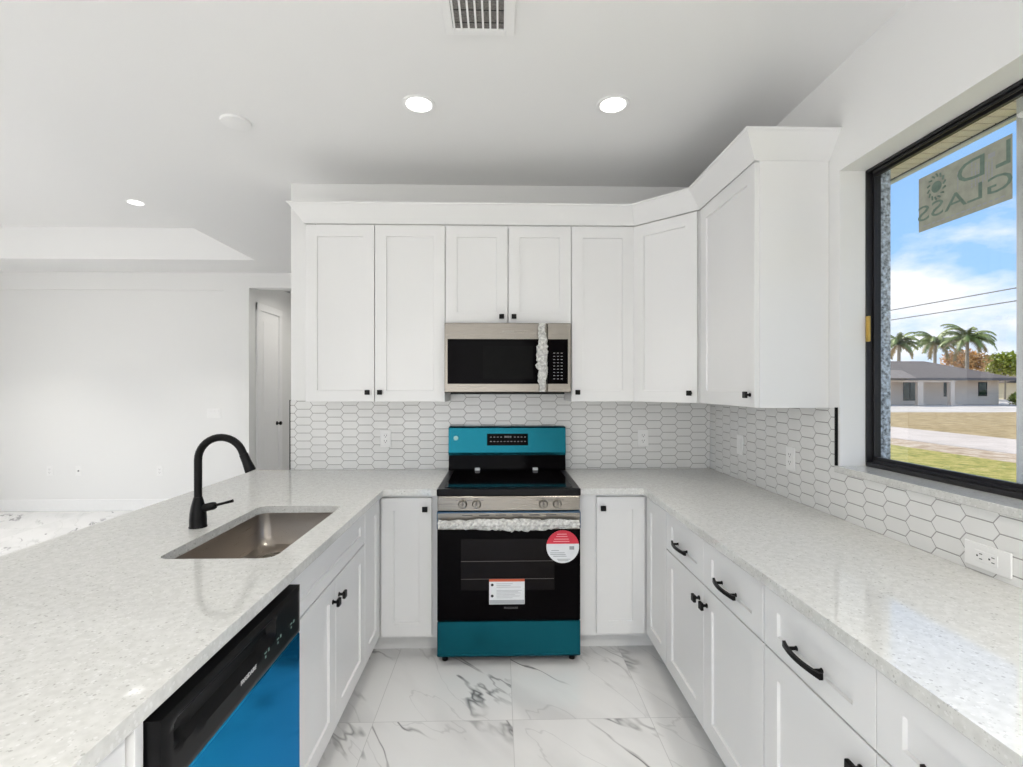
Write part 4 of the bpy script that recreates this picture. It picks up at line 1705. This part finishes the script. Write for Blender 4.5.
# house across the street
t = thing('house', 'pale single-storey house with a grey hip roof across the road', 'house', (43, 51, GZ))
HYF = 48.9
bm = BM()
wbox(bm, 30, 50.9, HYF, 56.0, GZ - 0.1, 2.25)
obj('walls', bm, M['housewall'], t)
bm = BM()
x0, x1, y0, y1 = 29.0, 51.2, 47.2, 57.0
ez, rz = 2.30, 4.22
vs = [bm.verts.new(p) for p in ((x0, y0, ez), (x1, y0, ez), (x1, y1, ez), (x0, y1, ez), (x0 + 4, 52.2, rz), (46.0, 52.2, rz))]
for q in ((0, 1, 5, 4), (1, 2, 5), (2, 3, 4, 5), (3, 0, 4), (3, 2, 1, 0)):
    bm.faces.new([vs[i] for i in q])
obj('roof', bm, M['roof'], t)
bm = BM()
wbox(bm, x0, x1 + 0.05, y0 - 0.05, y0, ez - 0.22, ez + 0.03)
wbox(bm, x1, x1 + 0.05, y0, y1, ez - 0.22, ez + 0.03)
obj('fascia', bm, plain('dark_fascia', (0.16, 0.14, 0.13), 0.8, noise=0.05), t)
bm = BM()
wbox(bm, 30, 45.0, y0 + 0.05, y0 + 0.35, ez - 0.40, ez - 0.02)
obj('porch_beam', bm, M['housewall'], t)
bm = BM()
a0, a1 = 37.3, 40.0
vs = [bm.verts.new(p) for p in ((a0, 46.1, 2.28), (a1, 46.1, 2.28), (a1, 49.5, 2.28), (a0, 49.5, 2.28), (a0 + 0.5, 47.8, 3.10), (a1 - 0.15, 47.8, 3.10), (a1 - 0.15, 49.5, 3.10), (a0 + 0.5, 49.5, 3.10))]
for q in ((0, 1, 5, 4), (1, 2, 6, 5), (2, 3, 7, 6), (3, 0, 4, 7), (4, 5, 6, 7), (3, 2, 1, 0)):
    bm.faces.new([vs[i] for i in q])
obj('entry_roof', bm, M['rooflight'], t)
for cx, hw_ in ((41.32, 0.28), (44.55, 0.2)):
    bm = BM()
    wbox(bm, cx - hw_, cx + hw_, 47.25, 47.55, GZ - 0.05, ez - 0.38)
    wbox(bm, cx - hw_ - 0.05, cx + hw_ + 0.05, 47.2, 47.6, GZ - 0.05, GZ + 0.2)
    obj('column', bm, M['housewall'], t)


def hwin(x0, x1, z0, z1, bars):
    bm = BM()
    wbox(bm, x0, x0 + 0.07, HYF - 0.04, HYF, z0, z1)
    wbox(bm, x1 - 0.07, x1, HYF - 0.04, HYF, z0, z1)
    wbox(bm, x0, x1, HYF - 0.04, HYF, z1 - 0.07, z1)
    wbox(bm, x0, x1, HYF - 0.04, HYF, z0, z0 + 0.07)
    for k in range(1, bars):
        xx = x0 + (x1 - x0) * k / bars
        wbox(bm, xx - 0.035, xx + 0.035, HYF - 0.04, HYF, z0, z1)
    w_ = obj('window', bm, M['blackframe'], t)
    bm = BM()
    wbox(bm, x0 + 0.05, x1 - 0.05, HYF - 0.02, HYF - 0.002, z0 + 0.05, z1 - 0.05)
    obj('pane', bm, M['houseglass'], w_)


hwin(40.95, 42.3, 0.06, 1.92, 2)
hwin(45.15, 45.45, 0.45, 1.92, 1)
hwin(48.75, 49.65, 0.50, 1.92, 1)

t = thing('house', 'cream neighbouring house with a grey roof, partly behind the porch post', 'house', (82, 74, GZ))
bm = BM()
wbox(bm, 74, 92, 68, 86, GZ - 0.1, 2.0)
obj('walls', bm, M['cream'], t)
bm = BM()
vs = [bm.verts.new(p) for p in ((73, 67, 2.0), (93, 67, 2.0), (93, 87, 2.0), (73, 87, 2.0), (81, 76, 4.6), (85, 76, 4.6))]
for q in ((0, 1, 5, 4), (1, 2, 5), (2, 3, 4, 5), (3, 0, 4), (3, 2, 1, 0)):
    bm.faces.new([vs[i] for i in q])
obj('roof', bm, M['roof'], t)


# palms
def palm(x, y, zc, rad, label, seed, n=21, lean=0.3):
    rnd = random.Random(seed)
    t = thing('palm_tree', label, 'palm tree', (x, y, GZ), 'palms behind the house')
    bm = BM()
    pts = [(x + lean * (k / 8 - 1) ** 2 * -1.0, y, GZ - 0.1 + (zc - GZ) * k / 8) for k in range(9)]
    tube(bm, pts, [0.26 - 0.012 * k for k in range(9)], 10)
    obj('trunk', bm, M['trunk'], t, smooth=True)
    for dry in (False, True):
        bm = BM()
        cnt = 4 if dry else n
        for i in range(cnt):
            a = 2 * math.pi * (i + rnd.uniform(-0.3, 0.3)) / cnt
            el = rnd.uniform(-0.5, 0.0) if dry else rnd.uniform(0.15, 1.25) if i % 3 else rnd.uniform(-0.1, 0.4)
            L_ = rad * rnd.uniform(0.92, 1.15)
            dx, dy = math.cos(a), math.sin(a)
            p = Vector((x, y, zc))
            ps = [p.copy()]
            e = el
            segs = 9
            for s in range(segs):
                p = p + Vector((dx * math.cos(e), dy * math.cos(e), math.sin(e))) * (L_ / segs)
                e -= (0.10 + 0.16 * (s / segs)) * (1.15 if el > 0.3 else 0.9)
                ps.append(p.copy())
            side = Vector((-dy, dx, 0))
            for s in range(1, segs + 1):
                a_, b_ = ps[s - 1], ps[s]
                for q in range(4):
                    c = a_.lerp(b_, q / 4)
                    wl = rad * 0.27 * (1 - 0.55 * abs((s + q / 4) / segs - 0.35) / 0.65)
                    d = (b_ - a_).normalized()
                    for sg in (-1, 1):
                        tip = c + side * sg * wl * 0.8 + d * wl * 0.55 + Vector((0, 0, -wl * rnd.uniform(0.35, 0.75)))
                        wv = d * 0.085
                        v = [bm.verts.new(c - wv), bm.verts.new(c + wv), bm.verts.new(tip)]
                        bm.faces.new(v)
            tube(bm, ps, [0.05 * (1 - 0.8 * s / segs) for s in range(segs + 1)], 4)
        obj('dry_fronds' if dry else 'fronds', bm, M['frondbrown'] if dry else M['frond'], t)


palm(50.3, 60.7, 7.0, 2.7, 'palm behind the house, first of the three from the window jamb', 3)
palm(60.2, 66.5, 7.77, 3.25, 'palm behind the house, middle one of the three', 8)
palm(59.7, 61.3, 7.8, 3.3, 'tallest palm behind the house, above the rusty shrubs', 14)


def bush(name, cat, label, cx, cy, z0, rx, rz, mat, n, seed, size=0.22, trunk=True, group=None):
    rnd = random.Random(seed)
    t = thing(name, label, cat, (cx, cy, GZ), group)
    bm = BM()
    for i in range(n):
        while True:
            u = Vector((rnd.uniform(-1, 1), rnd.uniform(-1, 1), rnd.uniform(-1, 1)))
            if 0.3 < u.length < 1:
                break
        k = 1 + 0.18 * math.sin(5 * u.x + 3 * u.z + seed)
        p = Vector((cx + u.x * rx * k, cy + u.y * rx, z0 + rz + u.z * rz * k))
        d = Vector((rnd.uniform(-1, 1), rnd.uniform(-1, 1), rnd.uniform(-0.6, 1))).normalized()
        s = d.cross(Vector((0.3, 0.2, 1))).normalized()
        L_ = size * rnd.uniform(0.7, 1.5)
        v = [bm.verts.new(p), bm.verts.new(p + d * L_ * 0.5 + s * L_ * 0.28), bm.verts.new(p + d * L_), bm.verts.new(p + d * L_ * 0.5 - s * L_ * 0.28)]
        bm.faces.new(v)
    obj('foliage', bm, mat, t)
    bm = BM()
    tube(bm, [(cx, cy, GZ - 0.1), (cx + 0.05, cy, (GZ + z0 + rz) / 2), (cx, cy, z0 + rz)], [0.14, 0.1, 0.05], 8)
    obj('stem', bm, M['trunk'], t)


bush('tree', 'tree', 'rusty orange-leaved tree rising behind the house roof', 66.3, 68.6, 2.9, 2.6, 1.9, M['leaforange'], 1500, 21, 0.5)
bush('tree', 'tree', 'green tree behind the house roof, right of the rusty one', 72.3, 68.6, 2.9, 2.5, 1.7, M['leaf'], 1500, 22, 0.5)
bush('tree', 'tree', 'green tree over the neighbouring roof, half behind the porch post', 69.6, 61.2, 2.5, 2.2, 1.5, M['leaf'], 1500, 23, 0.5)
bush('shrub', 'shrub', 'low green shrub at the right corner of the pale house', 51.3, 47.0, GZ, 0.95, 0.62, M['leaf'], 900, 24, 0.28)

# overhead cables
for i, (z, lb_) in enumerate(((3.86, 'upper black overhead cable crossing the sky outside'), (3.56, 'lower black overhead cable crossing the sky outside'))):
    bm = BM()
    pts = []
    for k in range(25):
        y = -20 + 70 * k / 24
        pts.append((12.0, y, z - 0.10 + 0.0132 * (y - 11.156) + 0.0006 * ((y - 13) ** 2) * 0.05))
    tube(bm, pts, 0.014, 6)
    tag(obj('overhead_cable', bm, M['wire']), lb_, 'cable', 'overhead cables')
